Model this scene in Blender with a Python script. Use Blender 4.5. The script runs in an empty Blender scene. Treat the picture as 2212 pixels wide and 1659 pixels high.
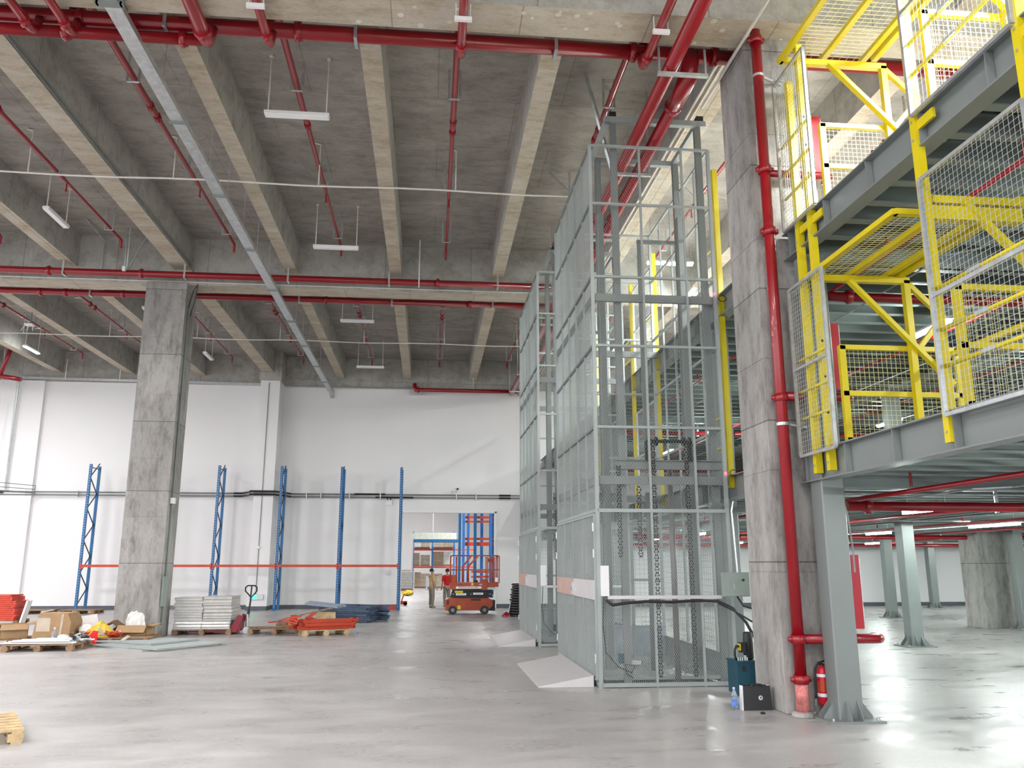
import bpy, math, random
from mathutils import Vector, Matrix
random.seed(7)
C = bpy.context.scene
COL = C.collection
PI = math.pi

# ------------------------------------------------------------------ camera
cam = bpy.data.objects.new('camera', bpy.data.cameras.new('camera')); COL.objects.link(cam)
R_ = Vector((0.9951025, -0.0988485, 0.0)); U_ = Vector((-0.0211301, -0.2127154, 0.9768857)); F_ = Vector((0.0965637, 0.9721014, 0.2137623))
m = Matrix((R_, U_, -F_)).transposed().to_4x4(); m.translation = (0, 0, 1.8)
cam.matrix_world = m
cam.data.sensor_width = 36; cam.data.sensor_fit = 'HORIZONTAL'; cam.data.lens = 1780 / 2212 * 36
cam.data.clip_end = 300; cam.data.clip_start = .05
C.camera = cam
# ------------------------------------------------------------------ world + lights + exposure
w = bpy.data.worlds.new('world'); C.world = w; w.use_nodes = True
w.node_tree.nodes['Background'].inputs[0].default_value = (.93, .96, 1, 1)
w.node_tree.nodes['Background'].inputs[1].default_value = 1.35
C.view_settings.view_transform = 'Standard'; C.view_settings.look = 'None'
C.view_settings.exposure = 1.1; C.view_settings.gamma = 1; C.view_settings.use_curve_mapping = False
def area(x, y, z, sx, sy, p, col=(1, .97, .95), rot=(0, 0, 0)):
    l = bpy.data.lights.new('hall_lamp', 'AREA'); l.shape = 'RECTANGLE'; l.size = sx; l.size_y = sy; l.energy = p; l.color = col
    o = bpy.data.objects.new('hall_lamp', l); COL.objects.link(o); o.location = (x, y, z); o.rotation_euler = rot
    return o
for x, y, p in ((-20, 29, 400), (-15, 22, 620), (-13, 13, 480), (-22, 8, 480), (-11, 5, 480), (-4, 2, 420), (2, 0, 260), (-12, -6, 400), (0, -8, 260)):
    area(x, y, 9.2, 2.4, 2.4, p, (1, .965, .975))
for x, y, p in ((7.6, 5.6, 900), (11, 1, 420), (19, 4, 420), (8.5, 15, 900), (12, 26, 420), (22, 20, 420)):      # lamps over the upper deck
    area(x, y, 9.3, 1.5, 1.5, p, (.97, 1, .99))
area(6.6, 28, 9.36, .08, 1.5, 120, (.97, 1, .99)); area(7.2, 22.0, 9.21, .08, 1.5, 260, (.97, 1, .99))   # tubes of two lamps over the upper deck
for x, y, z, p in ((14, 3, 2.72, 30), (26, 12, 2.72, 60), (26, 26, 2.72, 60), (14, 3, 5.7, 30), (22, 12, 5.7, 40), (22, 26, 5.7, 40)):   # lamps under the decks, beyond the frame
    area(x, y, z, 1.3, .3, p, (.88, 1, .95))
for x, y, p in ((-3, 46, 800), (5, 60, 800), (-3, 70, 800)):              # the next hall
    area(x, y, 9.5, 3, 3, p, (1, 1, 1))

# ------------------------------------------------------------------ materials
def nt(name):
    a = bpy.data.materials.new(name); a.use_nodes = True
    return a, a.node_tree, a.node_tree.nodes['Principled BSDF']
def lk(t, a, b): t.links.new(a, b)
def noise(t, scale, detail=4, rough=.55, vec=None, dist=0):
    n = t.nodes.new('ShaderNodeTexNoise'); n.inputs['Scale'].default_value = scale; n.inputs['Detail'].default_value = detail
    n.inputs['Roughness'].default_value = rough; n.inputs['Distortion'].default_value = dist
    if vec is not None: lk(t, vec, n.inputs['Vector'])
    return n
def ramp(t, fac, stops):
    r = t.nodes.new('ShaderNodeValToRGB'); e = r.color_ramp.elements
    while len(e) < len(stops): e.new(.5)
    for k, (p, c) in enumerate(stops): e[k].position = p; e[k].color = (*c, 1)
    lk(t, fac, r.inputs[0]); return r
def pos(t, sc=(1, 1, 1), world=True):
    if world: g = t.nodes.new('ShaderNodeNewGeometry').outputs['Position']
    else: g = t.nodes.new('ShaderNodeTexCoord').outputs['Object']
    mp = t.nodes.new('ShaderNodeMapping'); mp.inputs['Scale'].default_value = sc; lk(t, g, mp.inputs[0]); return mp.outputs[0]
def mix(t, a, b, fac, mode='MIX'):
    n = t.nodes.new('ShaderNodeMix'); n.data_type = 'RGBA'; n.blend_type = mode
    for s, v in ((n.inputs[0], fac), (n.inputs[6], a), (n.inputs[7], b)):
        if isinstance(v, (int, float)): s.default_value = v
        elif isinstance(v, tuple): s.default_value = (*v, 1)
        else: lk(t, v, s)
    return n.outputs[2]
def bump(t, b, h, s, d=.01):
    n = t.nodes.new('ShaderNodeBump'); n.inputs['Strength'].default_value = s; n.inputs['Distance'].default_value = d
    lk(t, h, n.inputs['Height']); lk(t, n.outputs[0], b.inputs['Normal'])
def plain(name, col, rough=.5, metal=0., var=.12, scale=4., spec=.5, coat=0, bmp=0):
    a, t, b = nt(name)
    p = pos(t)
    n = noise(t, scale, 5, .6, p)
    d = tuple(c * (1 - var) for c in col); l = tuple(min(1, c * (1 + var)) for c in col)
    r = ramp(t, n.outputs[0], [(.3, d), (.7, l)]); lk(t, r.outputs[0], b.inputs['Base Color'])
    b.inputs['Roughness'].default_value = rough; b.inputs['Metallic'].default_value = metal
    b.inputs['Specular IOR Level'].default_value = spec; b.inputs['Coat Weight'].default_value = coat
    if bmp:
        n2 = noise(t, scale * 6, 4, .6, p); bump(t, b, n2.outputs[0], bmp)
    a.diffuse_color = (*col, 1)
    return a
def concrete(name, c1, c2, stain, panel=(2.4, 1.2), rough=.85, horiz=False, seam=.6, streak=(1, 1, 1), alt=.86):
    a, t, b = nt(name)
    p = pos(t, streak)
    n = noise(t, .55, 8, .62, p, .4); r = ramp(t, n.outputs[0], [(.28, c1), (.72, c2)])
    n2 = noise(t, 2.6, 8, .7, p); r2 = ramp(t, n2.outputs[0], [(.46, (1, 1, 1)), (.72, stain)])
    col = mix(t, r.outputs[0], r2.outputs[0], 1., 'MULTIPLY')
    n3 = noise(t, 14, 4, .7, p); r3 = ramp(t, n3.outputs[0], [(.3, (.82, .82, .82)), (.62, (1, 1, 1))])
    col = mix(t, col, r3.outputs[0], .8, 'MULTIPLY')
    if panel:
        br = t.nodes.new('ShaderNodeTexBrick'); br.offset = 0.37
        br.inputs['Scale'].default_value = 1; br.inputs['Mortar Size'].default_value = .012; br.inputs['Mortar Smooth'].default_value = .4
        br.inputs['Brick Width'].default_value = panel[0]; br.inputs['Row Height'].default_value = panel[1]
        br.inputs['Color1'].default_value = (1, 1, 1, 1); br.inputs['Color2'].default_value = (alt, alt, alt, 1); br.inputs['Mortar'].default_value = (seam, seam, seam, 1)
        g = t.nodes.new('ShaderNodeNewGeometry').outputs['Position']
        if horiz: lk(t, g, br.inputs[0])
        else:
            s = t.nodes.new('ShaderNodeSeparateXYZ'); lk(t, g, s.inputs[0])
            ad = t.nodes.new('ShaderNodeMath'); lk(t, s.outputs[0], ad.inputs[0]); lk(t, s.outputs[1], ad.inputs[1])
            cb = t.nodes.new('ShaderNodeCombineXYZ'); lk(t, ad.outputs[0], cb.inputs[0]); lk(t, s.outputs[2], cb.inputs[1]); lk(t, cb.outputs[0], br.inputs[0])
        col = mix(t, col, br.outputs[0], 1., 'MULTIPLY')
    lk(t, col, b.inputs['Base Color']); b.inputs['Roughness'].default_value = rough; b.inputs['Specular IOR Level'].default_value = .25
    bump(t, b, n2.outputs[0], .35, .02)
    return a
MT = {}
MT['slab'] = concrete('slab_concrete', (.29, .265, .238), (.45, .42, .38), (.66, .64, .62), (2.44, 1.83), horiz=True, seam=.72, alt=.93, streak=(.8, 1.6, 1))
MT['beam'] = concrete('beam_concrete', (.37, .355, .325), (.52, .505, .465), (.66, .64, .6), (2.44, 30.))
MT['soffit'] = concrete('soffit_concrete', (.44, .375, .285), (.60, .555, .475), (.74, .66, .55), (1.83, 50.), horiz=True, streak=(1, 2.5, 1))
MT['column'] = concrete('column_concrete', (.27, .262, .25), (.46, .445, .425), (.52, .50, .48), (30, 1.83), seam=.45, streak=(2.2, 2.2, .7))
MT['white_wall'] = plain('white_wall_paint', (.80, .79, .79), .8, var=.02, scale=.4, spec=.2)
MT['skirting'] = plain('dark_skirting', (.10, .11, .13), .6)
MT['red'] = plain('red_gloss_paint', (.27, .004, .010), .3, var=.12, scale=2.5, coat=.3)
MT['redbox'] = plain('red_cabinet_paint', (.55, .012, .03), .4, var=.05)
MT['galv'] = plain('galvanised_steel', (.52, .545, .555), .38, .65, var=.16, scale=9)
MT['steel'] = plain('grey_steel_paint', (.205, .228, .222), .42, .1, var=.05, scale=1.2)
MT['joist'] = plain('grey_green_joist_paint', (.19, .225, .215), .5, .1, var=.08, scale=1.2)
MT['deck'] = plain('deck_sheet', (.10, .12, .113), .35, .45, var=.15, scale=1.5)
MT['lift'] = plain('lift_grey_paint', (.34, .375, .365), .42, .15, var=.06, scale=2)
MT['liftdark'] = plain('lift_rail_paint', (.20, .22, .215), .45, .2, var=.08, scale=2)
MT['mesh'] = plain('mesh_wire', (.47, .51, .50), .4, .3, var=.05)
MT['sheet'] = plain('pale_sheet_metal', (.62, .60, .60), .35, .2, var=.04)
MT['warmsheet'] = plain('salmon_sheet_metal', (.62, .40, .33), .3, .3, var=.1, scale=3)
MT['yellow'] = plain('yellow_paint', (.62, .50, .006), .38, var=.06, scale=2.5)
MT['ywire'] = plain('pale_yellow_wire', (.72, .66, .30), .45, var=.05)
MT['pvc'] = plain('white_conduit_plastic', (.68, .66, .60), .5, var=.04)
MT['white'] = plain('white_enamel', (.80, .80, .80), .4, var=.02)
MT['black'] = plain('black_rubber', (.018, .018, .02), .55, var=.1)
MT['chain'] = plain('oiled_chain_steel', (.035, .035, .035), .4, .6)
MT['blue'] = plain('blue_rack_paint', (.010, .115, .29), .45, var=.15, scale=5)
MT['blue2'] = plain('bright_blue_rack_paint', (.04, .22, .62), .45)
MT['orange2'] = plain('bright_orange_beam_paint', (.85, .10, .04), .42)
MT['canopyg'] = plain('pale_green_sheet', (.62, .66, .58), .6)
MT['card2'] = plain('tan_carton', (.45, .33, .22), .85, var=.2, scale=3)
MT['navy'] = plain('dark_blue_rack_paint', (.03, .05, .10), .5, var=.2, scale=5)
MT['orange'] = plain('orange_beam_paint', (.50, .052, .018), .42, var=.15, scale=4)
MT['orangered'] = plain('orange_red_paint', (.52, .045, .02), .5, var=.2, scale=4)
MT['wood'] = plain('pallet_wood', (.27, .17, .10), .85, var=.4, scale=9, bmp=.3)
MT['palewood'] = plain('pale_pallet_wood', (.52, .38, .21), .8, var=.25, scale=9, bmp=.3)
MT['card'] = plain('cardboard', (.36, .23, .12), .85, var=.1, scale=6)
MT['carddark'] = plain('cardboard_inside', (.16, .09, .05), .85, var=.15, scale=6)
MT['palecard'] = plain('pale_carton', (.50, .42, .33), .85, var=.15, scale=3)
MT['wrapped'] = plain('wrapped_white_board', (.50, .49, .46), .35, var=.12, scale=7, coat=.4)
MT['teal'] = plain('dark_teal_enamel', (.006, .055, .085), .5, var=.1)
MT['dred'] = plain('dark_red_enamel', (.22, .008, .02), .35, var=.1)
MT['skin'] = plain('skin', (.45, .25, .16), .6, var=.05)
MT['hair'] = plain('black_hair', (.012, .01, .01), .6)
MT['tan'] = plain('tan_cloth', (.52, .36, .17), .9, var=.08)
MT['khaki'] = plain('khaki_cloth', (.24, .21, .17), .9, var=.1)
MT['redcloth'] = plain('red_cloth', (.55, .01, .02), .9, var=.08)
MT['bagwhite'] = plain('white_plastic_film', (.78, .77, .75), .4, var=.08, scale=12, bmp=.8)
MT['bagyellow'] = plain('yellow_plastic_film', (.66, .46, .04), .45, var=.2, scale=8, bmp=.8)
MT['bagred'] = plain('red_plastic_sheet', (.72, .01, .015), .4, var=.05)
MT['ctrlbox'] = plain('grey_green_cabinet_paint', (.27, .32, .29), .4, var=.04)
MT['bluegrey'] = plain('slate_blue_rack_paint', (.06, .10, .17), .5, var=.2, scale=5)
MT['bluegrey2'] = plain('grey_blue_rack_paint', (.22, .27, .33), .45, var=.15, scale=5)
def emit(name, col, s):
    a, t, b = nt(name); b.inputs['Base Color'].default_value = (*col, 1); b.inputs['Emission Color'].default_value = (*col, 1); b.inputs['Emission Strength'].default_value = s; return a
MT['lit'] = emit('lit_tube', (.90, 1, .96), 115)
MT['litwarm'] = emit('lit_lamp_face', (.97, 1, 1), 90)
MT['green_lamp'] = emit('green_exit_light', (.05, .9, .42), 1.2)
MT['red_lamp'] = emit('red_signal_light', (1, .05, .08), 3)
a, t, b = nt('clear_plastic'); b.inputs['Base Color'].default_value = (.75, .88, 1, 1); b.inputs['Transmission Weight'].default_value = .9; b.inputs['Roughness'].default_value = .08; b.inputs['IOR'].default_value = 1.2
MT['clear'] = a
# floor: polished concrete with cloudy wear
a, t, b = nt('polished_concrete_floor')
p = pos(t); p2 = pos(t, (.55, 1.15, 1))
n1 = noise(t, .35, 8, .6, p, .6); n2 = noise(t, 1.7, 6, .6, p2, .25); n3 = noise(t, 18, 4, .7, p)
r1 = ramp(t, n1.outputs[0], [(.3, (.35, .34, .335)), (.7, (.49, .477, .47))]); r2 = ramp(t, n2.outputs[0], [(.34, (.80, .795, .79)), (.62, (1, 1, 1))]); r3 = ramp(t, n3.outputs[0], [(.3, (.82, .82, .82)), (.6, (1, 1, 1))])
c = mix(t, r1.outputs[0], r2.outputs[0], .9, 'MULTIPLY'); c = mix(t, c, r3.outputs[0], .6, 'MULTIPLY'); lk(t, c, b.inputs['Base Color'])
rr = t.nodes.new('ShaderNodeMapRange'); rr.inputs[1].default_value = .3; rr.inputs[2].default_value = .7; rr.inputs[3].default_value = .20; rr.inputs[4].default_value = .52
lk(t, n2.outputs[0], rr.inputs[0]); lk(t, rr.outputs[0], b.inputs['Roughness']); b.inputs['Specular IOR Level'].default_value = .5
bump(t, b, n1.outputs[0], .05, .01)
MT['floor'] = a

# ------------------------------------------------------------------ mesh helpers
WL = {}
class MB:
    def __init__(s): s.v = []; s.f = []; s.m = []
    def _add(s, vs, fs, m=0):
        o = len(s.v); s.v += [tuple(x) for x in vs]; s.f += [tuple(i + o for i in f) for f in fs]; s.m += [m] * len(fs)
    def box(s, a, b, m=0, mb=None):
        x0, y0, z0 = (min(a[i], b[i]) for i in range(3)); x1, y1, z1 = (max(a[i], b[i]) for i in range(3))
        s._add([(x0, y0, z0), (x1, y0, z0), (x1, y1, z0), (x0, y1, z0), (x0, y0, z1), (x1, y0, z1), (x1, y1, z1), (x0, y1, z1)],
               [(0, 3, 2, 1), (4, 5, 6, 7), (0, 1, 5, 4), (1, 2, 6, 5), (2, 3, 7, 6), (3, 0, 4, 7)], m)
        if mb is not None: s.m[-6] = mb
        return s
    def bar(s, p, q, w, h=None, up=(0, 0, 1), m=0, cap=True):
        p = Vector(p); q = Vector(q); d = (q - p).normalized(); u = Vector(up)
        if abs(d.dot(u)) > .97: u = Vector((0, 1, 0)) if abs(d.y) < .9 else Vector((1, 0, 0))
        r = d.cross(u).normalized(); u = r.cross(d).normalized(); h = w if h is None else h
        r *= w / 2; u *= h / 2
        fs = [(0, 1, 5, 4), (1, 2, 6, 5), (2, 3, 7, 6), (3, 0, 4, 7)]
        if cap: fs += [(3, 2, 1, 0), (4, 5, 6, 7)]
        s._add([p - r - u, p + r - u, p + r + u, p - r + u, q - r - u, q + r - u, q + r + u, q - r + u], fs, m); return s
    def tube(s, pts, r, n=8, m=0, cap=True):
        pts = [Vector(p) for p in pts]; k = len(pts); rs = r if isinstance(r, (list, tuple)) else [r] * k
        t0 = (pts[1] - pts[0]).normalized(); a = Vector((0, 0, 1)) if abs(t0.z) < .9 else Vector((1, 0, 0))
        nrm = t0.cross(a).normalized(); vs = []; prev = t0
        for i in range(k):
            t = (pts[min(i + 1, k - 1)] - pts[max(i - 1, 0)])
            d1 = (pts[i] - pts[i - 1]).normalized() if i else (pts[1] - pts[0]).normalized()
            d2 = (pts[i + 1] - pts[i]).normalized() if i < k - 1 else d1
            t = (d1 + d2); t = t.normalized() if t.length > 1e-6 else d1
            nrm = (nrm - t * nrm.dot(t)).normalized(); bn = t.cross(nrm)
            sc = 1 / max(.5, t.dot(d1))
            for j in range(n):
                an = 2 * PI * j / n; o = nrm * math.cos(an) * rs[i] + bn * math.sin(an) * rs[i]
                # keep radius across a mitred joint
                vs.append(pts[i] + o * (sc if i not in (0, k - 1) and sc < 1.6 else 1))
        fs = [(i * n + j, i * n + (j + 1) % n, (i + 1) * n + (j + 1) % n, (i + 1) * n + j) for i in range(k - 1) for j in range(n)]
        if cap: fs += [tuple(reversed(range(n))), tuple((k - 1) * n + j for j in range(n))]
        s._add(vs, fs, m); return s
    def cyl(s, p, q, r, n=12, m=0, r2=None): return s.tube([p, q], [r, r if r2 is None else r2], n, m)
    def lathe(s, c, prof, n=16, m=0):
        vs = [(c[0] + r * math.cos(2 * PI * j / n), c[1] + r * math.sin(2 * PI * j / n), c[2] + z) for r, z in prof for j in range(n)]
        k = len(prof)
        fs = [(i * n + j, i * n + (j + 1) % n, (i + 1) * n + (j + 1) % n, (i + 1) * n + j) for i in range(k - 1) for j in range(n)]
        fs += [tuple(reversed(range(n))), tuple((k - 1) * n + j for j in range(n))]
        s._add(vs, fs, m); return s
    def prism(s, poly, vec, m=0):
        n = len(poly); v = Vector(vec); P = [Vector(p) for p in poly]
        s._add(P + [p + v for p in P], [tuple(reversed(range(n))), tuple(range(n, 2 * n))] + [(i, (i + 1) % n, n + (i + 1) % n, n + i) for i in range(n)], m); return s
    def ibeam(s, p, q, w, h, tf=.012, tw=.01, m=0, up=(0, 0, 1)):
        p = Vector(p); q = Vector(q); u = Vector(up)
        s.bar(p + u * (h / 2 - tf / 2), q + u * (h / 2 - tf / 2), w, tf, up, m); s.bar(p - u * (h / 2 - tf / 2), q - u * (h / 2 - tf / 2), w, tf, up, m)
        s.bar(p, q, tw, h - 2 * tf, up, m); return s
    def grid(s, o, u, v, nu, nv, wire, m=0):
        """welded wire mesh: rectangle at o spanned by vectors u and v"""
        o, u, v = Vector(o), Vector(u), Vector(v); nn = u.cross(v).normalized()
        for i in range(nu + 1): s.bar(o + u * i / nu, o + u * i / nu + v, wire, wire, nn, m, False)
        for i in range(nv + 1): s.bar(o + v * i / nv + nn * wire, o + v * i / nv + u + nn * wire, wire, wire, nn, m, False)
        return s
    def diamond(s, o, u, v, pitch, wire, m=0):
        """expanded-metal mesh: diagonal strands clipped to the rectangle o,u,v"""
        o, u, v = Vector(o), Vector(u), Vector(v); L = u.length; H = v.length; eu = u / L; ev = v / H; nn = eu.cross(ev)
        k = 1.7; d = pitch * 2
        c = -H / k
        while c < L:
            for sg in (1, -1):
                z0 = max(0, -c * k) if sg == 1 else 0
                # line x = c + z/k  (sg 1)  or mirrored
                a0 = max(0, -c * k); a1 = min(H, (L - c) * k)
                if a1 > a0 + 1e-4:
                    x0 = c + a0 / k; x1 = c + a1 / k
                    if sg == 1: A = o + eu * x0 + ev * a0; B = o + eu * x1 + ev * a1
                    else: A = o + eu * (L - x0) + ev * a0 + nn * wire; B = o + eu * (L - x1) + ev * a1 + nn * wire
                    s.bar(A, B, wire, wire, nn, m, False)
            c += d / 1.6
        return s
    def build(s, name, mats, parent=None, smooth=False, origin=None, kind=None, label=None):
        if not isinstance(mats, (list, tuple)): mats = [mats]
        if parent is not None: L = WL[parent]
        elif origin is not None: L = Vector(origin)
        else:
            xs, ys, zs = zip(*s.v); L = Vector(((min(xs) + max(xs)) / 2, (min(ys) + max(ys)) / 2, min(zs)))
        me = bpy.data.meshes.new(name)
        me.from_pydata([(x - L.x, y - L.y, z - L.z) for x, y, z in s.v], [], s.f)
        for x in mats: me.materials.append(MT[x] if isinstance(x, str) else x)
        if len(mats) > 1: me.polygons.foreach_set('material_index', s.m)
        if smooth: me.polygons.foreach_set('use_smooth', [len(f) <= 4 for f in s.f])
        me.update()
        o = bpy.data.objects.new(name, me); COL.objects.link(o)
        if parent is not None: o.parent = parent
        else: o.location = L
        WL[o] = L
        if kind: o['kind'] = kind
        if label: o['label'] = label
        return o
def tag(o, label, cat, group=None):
    o['label'] = label; o['category'] = cat
    if group: o['group'] = group
    return o
def thing(name, label, cat, loc=(0, 0, 0), group=None):
    o = bpy.data.objects.new(name, None); COL.objects.link(o); o.location = loc; WL[o] = Vector(loc); o.empty_display_size = .2
    return tag(o, label, cat, group)
def struct(mb, name, mats, **k):
    o = mb.build(name, mats, **k); o['kind'] = 'structure'; return o
def dup(root, loc=None, rotz=None, label=None, drot=None):
    def cp(o, par):
        c = o.copy(); COL.objects.link(c)
        if par is not None: c.parent = par
        for ch in KIDS.get(o.name, ()): cp(ch, c)
        return c
    KIDS = {}
    for o in COL.objects:
        if o.parent: KIDS.setdefault(o.parent.name, []).append(o)
    r = cp(root, None)
    if loc is not None: r.location = loc
    if rotz is not None: r.rotation_euler = (0, 0, rotz)
    if label: r['label'] = label
    WL[r] = Vector(r.location)
    return r
def text(s_, size, loc, rot, matl, name, parent=None, ext=.001, align='CENTER'):
    cu = bpy.data.curves.new(name, 'FONT'); cu.body = s_; cu.size = size; cu.extrude = ext; cu.align_x = align; cu.align_y = 'CENTER'
    o = bpy.data.objects.new(name, cu); COL.objects.link(o)
    bpy.context.view_layer.update()
    me = bpy.data.meshes.new_from_object(o.evaluated_get(bpy.context.evaluated_depsgraph_get()))
    bpy.data.objects.remove(o)
    me.materials.clear(); me.materials.append(MT[matl]); me.name = name
    from mathutils import Euler
    me.transform(Euler(rot).to_matrix().to_4x4())
    o = bpy.data.objects.new(name, me); COL.objects.link(o); L = Vector(loc)
    if parent is not None: o.parent = parent; o.location = L - WL[parent]
    else: o.location = L
    WL[o] = L
    return o

MT['patch'] = plain('pale_filler', (.62, .60, .52), .85)
# ================================================================== THE SETTING
ZS, ZB, ZG, YW = 10.7, 9.77, 9.35, 36.0
struct(MB().box((-40, -14, -.2), (42, 84, 0)), 'floor', 'floor')
ceil_ = struct(MB().box((-40, -14, ZS), (42, 36.4, ZS + .3)), 'ceiling', 'slab')
for x in [-18.8, -15.8, -12.85, -9.9, -6.93, -3.97, -1.08, 1.79, 4.78, 7.7, 10.65, 13.6, 16.5, 19.5, 22.4, 25.4, 28.3]:
    hw = .24 if x in (-18.8, -6.93, 4.78, 16.5) else .165
    for y0, y1 in ((-12, 9.95), (10.6, 22.45), (23.1, 35.9)):
        MB().box((x - hw, y0, ZB), (x + hw, y1, ZS), 0, 1).build('beam', ['beam', 'soffit'], ceil_)
for y0, y1 in ((9.95, 10.6), (22.45, 23.1), (-12.6, -12)):
    MB().box((-34, y0, ZG), (36, y1, ZS), 0, 1).build('girder', ['beam', 'soffit'], ceil_)
MB().box((-34, 35.9, 9.4), (36, 36.4, ZS), 0, 1).build('girder', ['beam', 'soffit'], ceil_)
wf = struct(MB().box((-34, YW, 0), (-1.15, YW + .35, 9.4)).box((2.84, YW, 0), (36, YW + .35, 9.4)).box((-1.15, YW, 3.98), (2.84, YW + .35, 9.4)), 'wall_far', 'white_wall')
MB().box((-7.2, 34.9, 0), (-6.4, YW, 9.4)).build('pilaster', 'white_wall', wf)
MB().box((-34, 35.85, 0), (-16.3, YW, 9.4)).build('wall_panel', 'white_wall', wf)
MB().box((-7.25, 34.85, 9.4), (-6.35, 35.9, ZS)).build('column_head', 'beam', wf)
struct(MB().box((-1.2, YW - .04, 0), (-1.13, YW + .37, 4.03)).box((2.82, YW - .04, 0), (2.9, YW + .37, 4.03)).box((-1.2, YW - .04, 3.97), (2.9, YW + .37, 4.04)), 'door_1', 'white')
struct(MB().box((-34, YW - .02, 0), (-7.2, YW, .16)).box((-7.22, 34.88, 0), (-6.38, 34.9, .16)).box((-6.4, 34.88, 0), (-6.38, YW, .16)).box((-6.38, YW - .02, 0), (-1.2, YW, .16)).box((2.9, YW - .02, 0), (36, YW, .16)), 'baseboard_far', 'skirting')
struct(MB().box((36, -14, 0), (36.3, 36.4, ZS)), 'wall_right', 'white_wall')
# next hall beyond the opening
struct(MB().box((-14, 82, 0), (20, 82.3, 11)).box((-14.3, 36.4, 0), (-14, 82.3, 11)).box((20, 36.4, 0), (20.3, 82.3, 11)), 'wall_back', 'white_wall')
struct(MB().box((-14, 36.4, 10.7), (20, 82, 11)), 'trim_1', 'slab')

# ------------------------------------------------------------------ concrete columns
def column(x0, x1, y0, y1, label):
    b = MB(); zs = [0, 1.7, 3.0, 4.5, 6.2, 7.8, ZG]
    for i in range(6): b.box((x0, y0, zs[i] + (.008 if i else 0)), (x1, y1, zs[i + 1]))
    for z in zs[1:-1]: b.box((x0 + .006, y0 + .006, z), (x1 - .006, y1 - .006, z + .008))
    return tag(b.build('concrete_column', 'column'), label, 'column')
column(-7.82, -6.75, 22.3, 23.25, 'tall concrete column on the left with clutter piled round its foot')
column(4.42, 5.38, 10.34, 11.3, 'tall concrete column on the right with a red riser pipe and paper bag at its foot')
c3 = column(16.0, 16.95, 23.1, 24.0, 'concrete column under the steel deck with a grey steel post beside it')
tag(MB().box((-19.3, 22.3, 0), (-18.3, 23.25, ZG)).build('concrete_column', 'column'), 'concrete column far off to the left beyond the clutter', 'column')
# cable conduit down the left column
cc = thing('column_conduit', 'thin grey conduit with sagging cable running down the right face of the left concrete column', 'conduit', (-6.72, 22.6, 0))
MB().tube([(-6.72, 22.55, .3), (-6.72, 22.55, 8.7)], .018, 6).build('conduit', 'liftdark', cc)
MB().tube([(-6.72, 22.5, 8.7), (-6.6, 22.4, 9.15), (-6.45, 22.25, 9.3), (-6.5, 22.3, 8.9), (-6.66, 22.5, 8.45)], .014, 6).build('cable', 'black', cc)
MB().box((-6.74, 22.45, 3.35), (-6.64, 22.6, 3.5)).build('switch_box', 'white', cc)
MB().box((-6.745, 22.36, .75), (-6.70, 22.75, 1.5)).build('green_exit_sign', 'ctrlbox', cc)

# ------------------------------------------------------------------ red fire pipes
def coupling(b, x, y, z, ax, r, m=0):
    d = Vector((1, 0, 0)) if ax == 'x' else Vector((0, 1, 0)) if ax == 'y' else Vector((0, 0, 1)); c = Vector((x, y, z))
    b.cyl(c - d * .05, c + d * .05, r * 1.28, 12, m)
    o = Vector((0, 0, 1)) if ax != 'z' else Vector((1, 0, 0))
    for s in (1, -1): b.bar(c + o * s * r * 1.2 - d * .03, c + o * s * r * 1.2 + d * .03, .07, .05, m=m)
def main_x(x0, x1, y, z, r, label, joints, hangs, name='fire_main_pipe', htop=ZB):
    t = thing(name, label, 'pipe', (x0, y, z)); MB().tube([(x0, y, z), (x1, y, z)], r, 20).build('pipe', 'red', t, True)
    for x in joints:
        b = MB(); coupling(b, x, y, z, 'x', r); b.build('coupling', 'red', t, True)
    for x in hangs:
        b = MB(); b.bar((x, y - r - .02, z - r - .03), (x, y - r - .02, htop), .05, .008, (0, 1, 0)); b.bar((x, y - r - .03, z - r - .015), (x, y + r + .03, z - r - .015), .05, .012)
        b.bar((x, y + r + .02, z - r - .02), (x, y + r + .02, z + r), .05, .008, (0, 1, 0)); b.build('hanger', 'galv', t)
    return t
HX = [-18.8, -15.8, -12.85, -9.9, -6.75, -4.0, -1.25, 1.78]
m1 = main_x(-26, 9, 11.2, 9.6, .115, 'thickest red main crossing the ceiling at the top of the picture', [-5.2, -2.1, 3.0, 3.25, 4.3, 4.7], HX[3:] + [7.6, 10.6])
m0 = main_x(-26, -3.5, 11.2, 9.36, .085, 'shorter red pipe just under the thickest main, ending at an elbow', [-5.4, -3.75], [])
m2 = main_x(-26, 3.3, 22.08, 9.5, .09, 'straight red main passing in front of the head of the left concrete column', [-10.3, -7.9, -4.6, .1], HX)
m3 = main_x(-26, 3.4, 23.9, 9.5, .09, 'straight red main behind the second cross girder', [-11.3, -10.6, -9, -3.2, 1.1], [-12.85, -9.9, -3.97, -1.25, 1.78])
def stub(x, r, label):
    t = thing('fire_branch_pipe', label, 'pipe', (x, 11, 9.2))
    MB().tube([(x, -3, 9.2), (x, 10.9, 9.2), (x, 11.0, 9.24), (x, 11.07, 9.36), (x, 11.12, 9.5)], r, 16).build('pipe', 'red', t, True)
    for yy in (10.75, 8.2): b = MB(); coupling(b, x, yy, 9.2, 'y', r); b.build('coupling', 'red', t, True)
    if r < .08:
        b = MB(); b.box((x - .12, 9.97, 9.08), (x + .12, 10.02, 9.14)); b.bar((x - .1, 10, 9.1), (x - .1, 10, 9.36), .012); b.bar((x + .1, 10, 9.1), (x + .1, 10, 9.36), .012); b.build('hanger', 'white', t)
stub(-3.35, .1, 'thick red stub pipe coming down beside the cable tray to an elbow')
stub(-2.46, .06, 'thin red stub pipe just right of the thick one')
stub(.32, .062, 'red stub pipe in a white clamp at the top middle of the picture')
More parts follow.
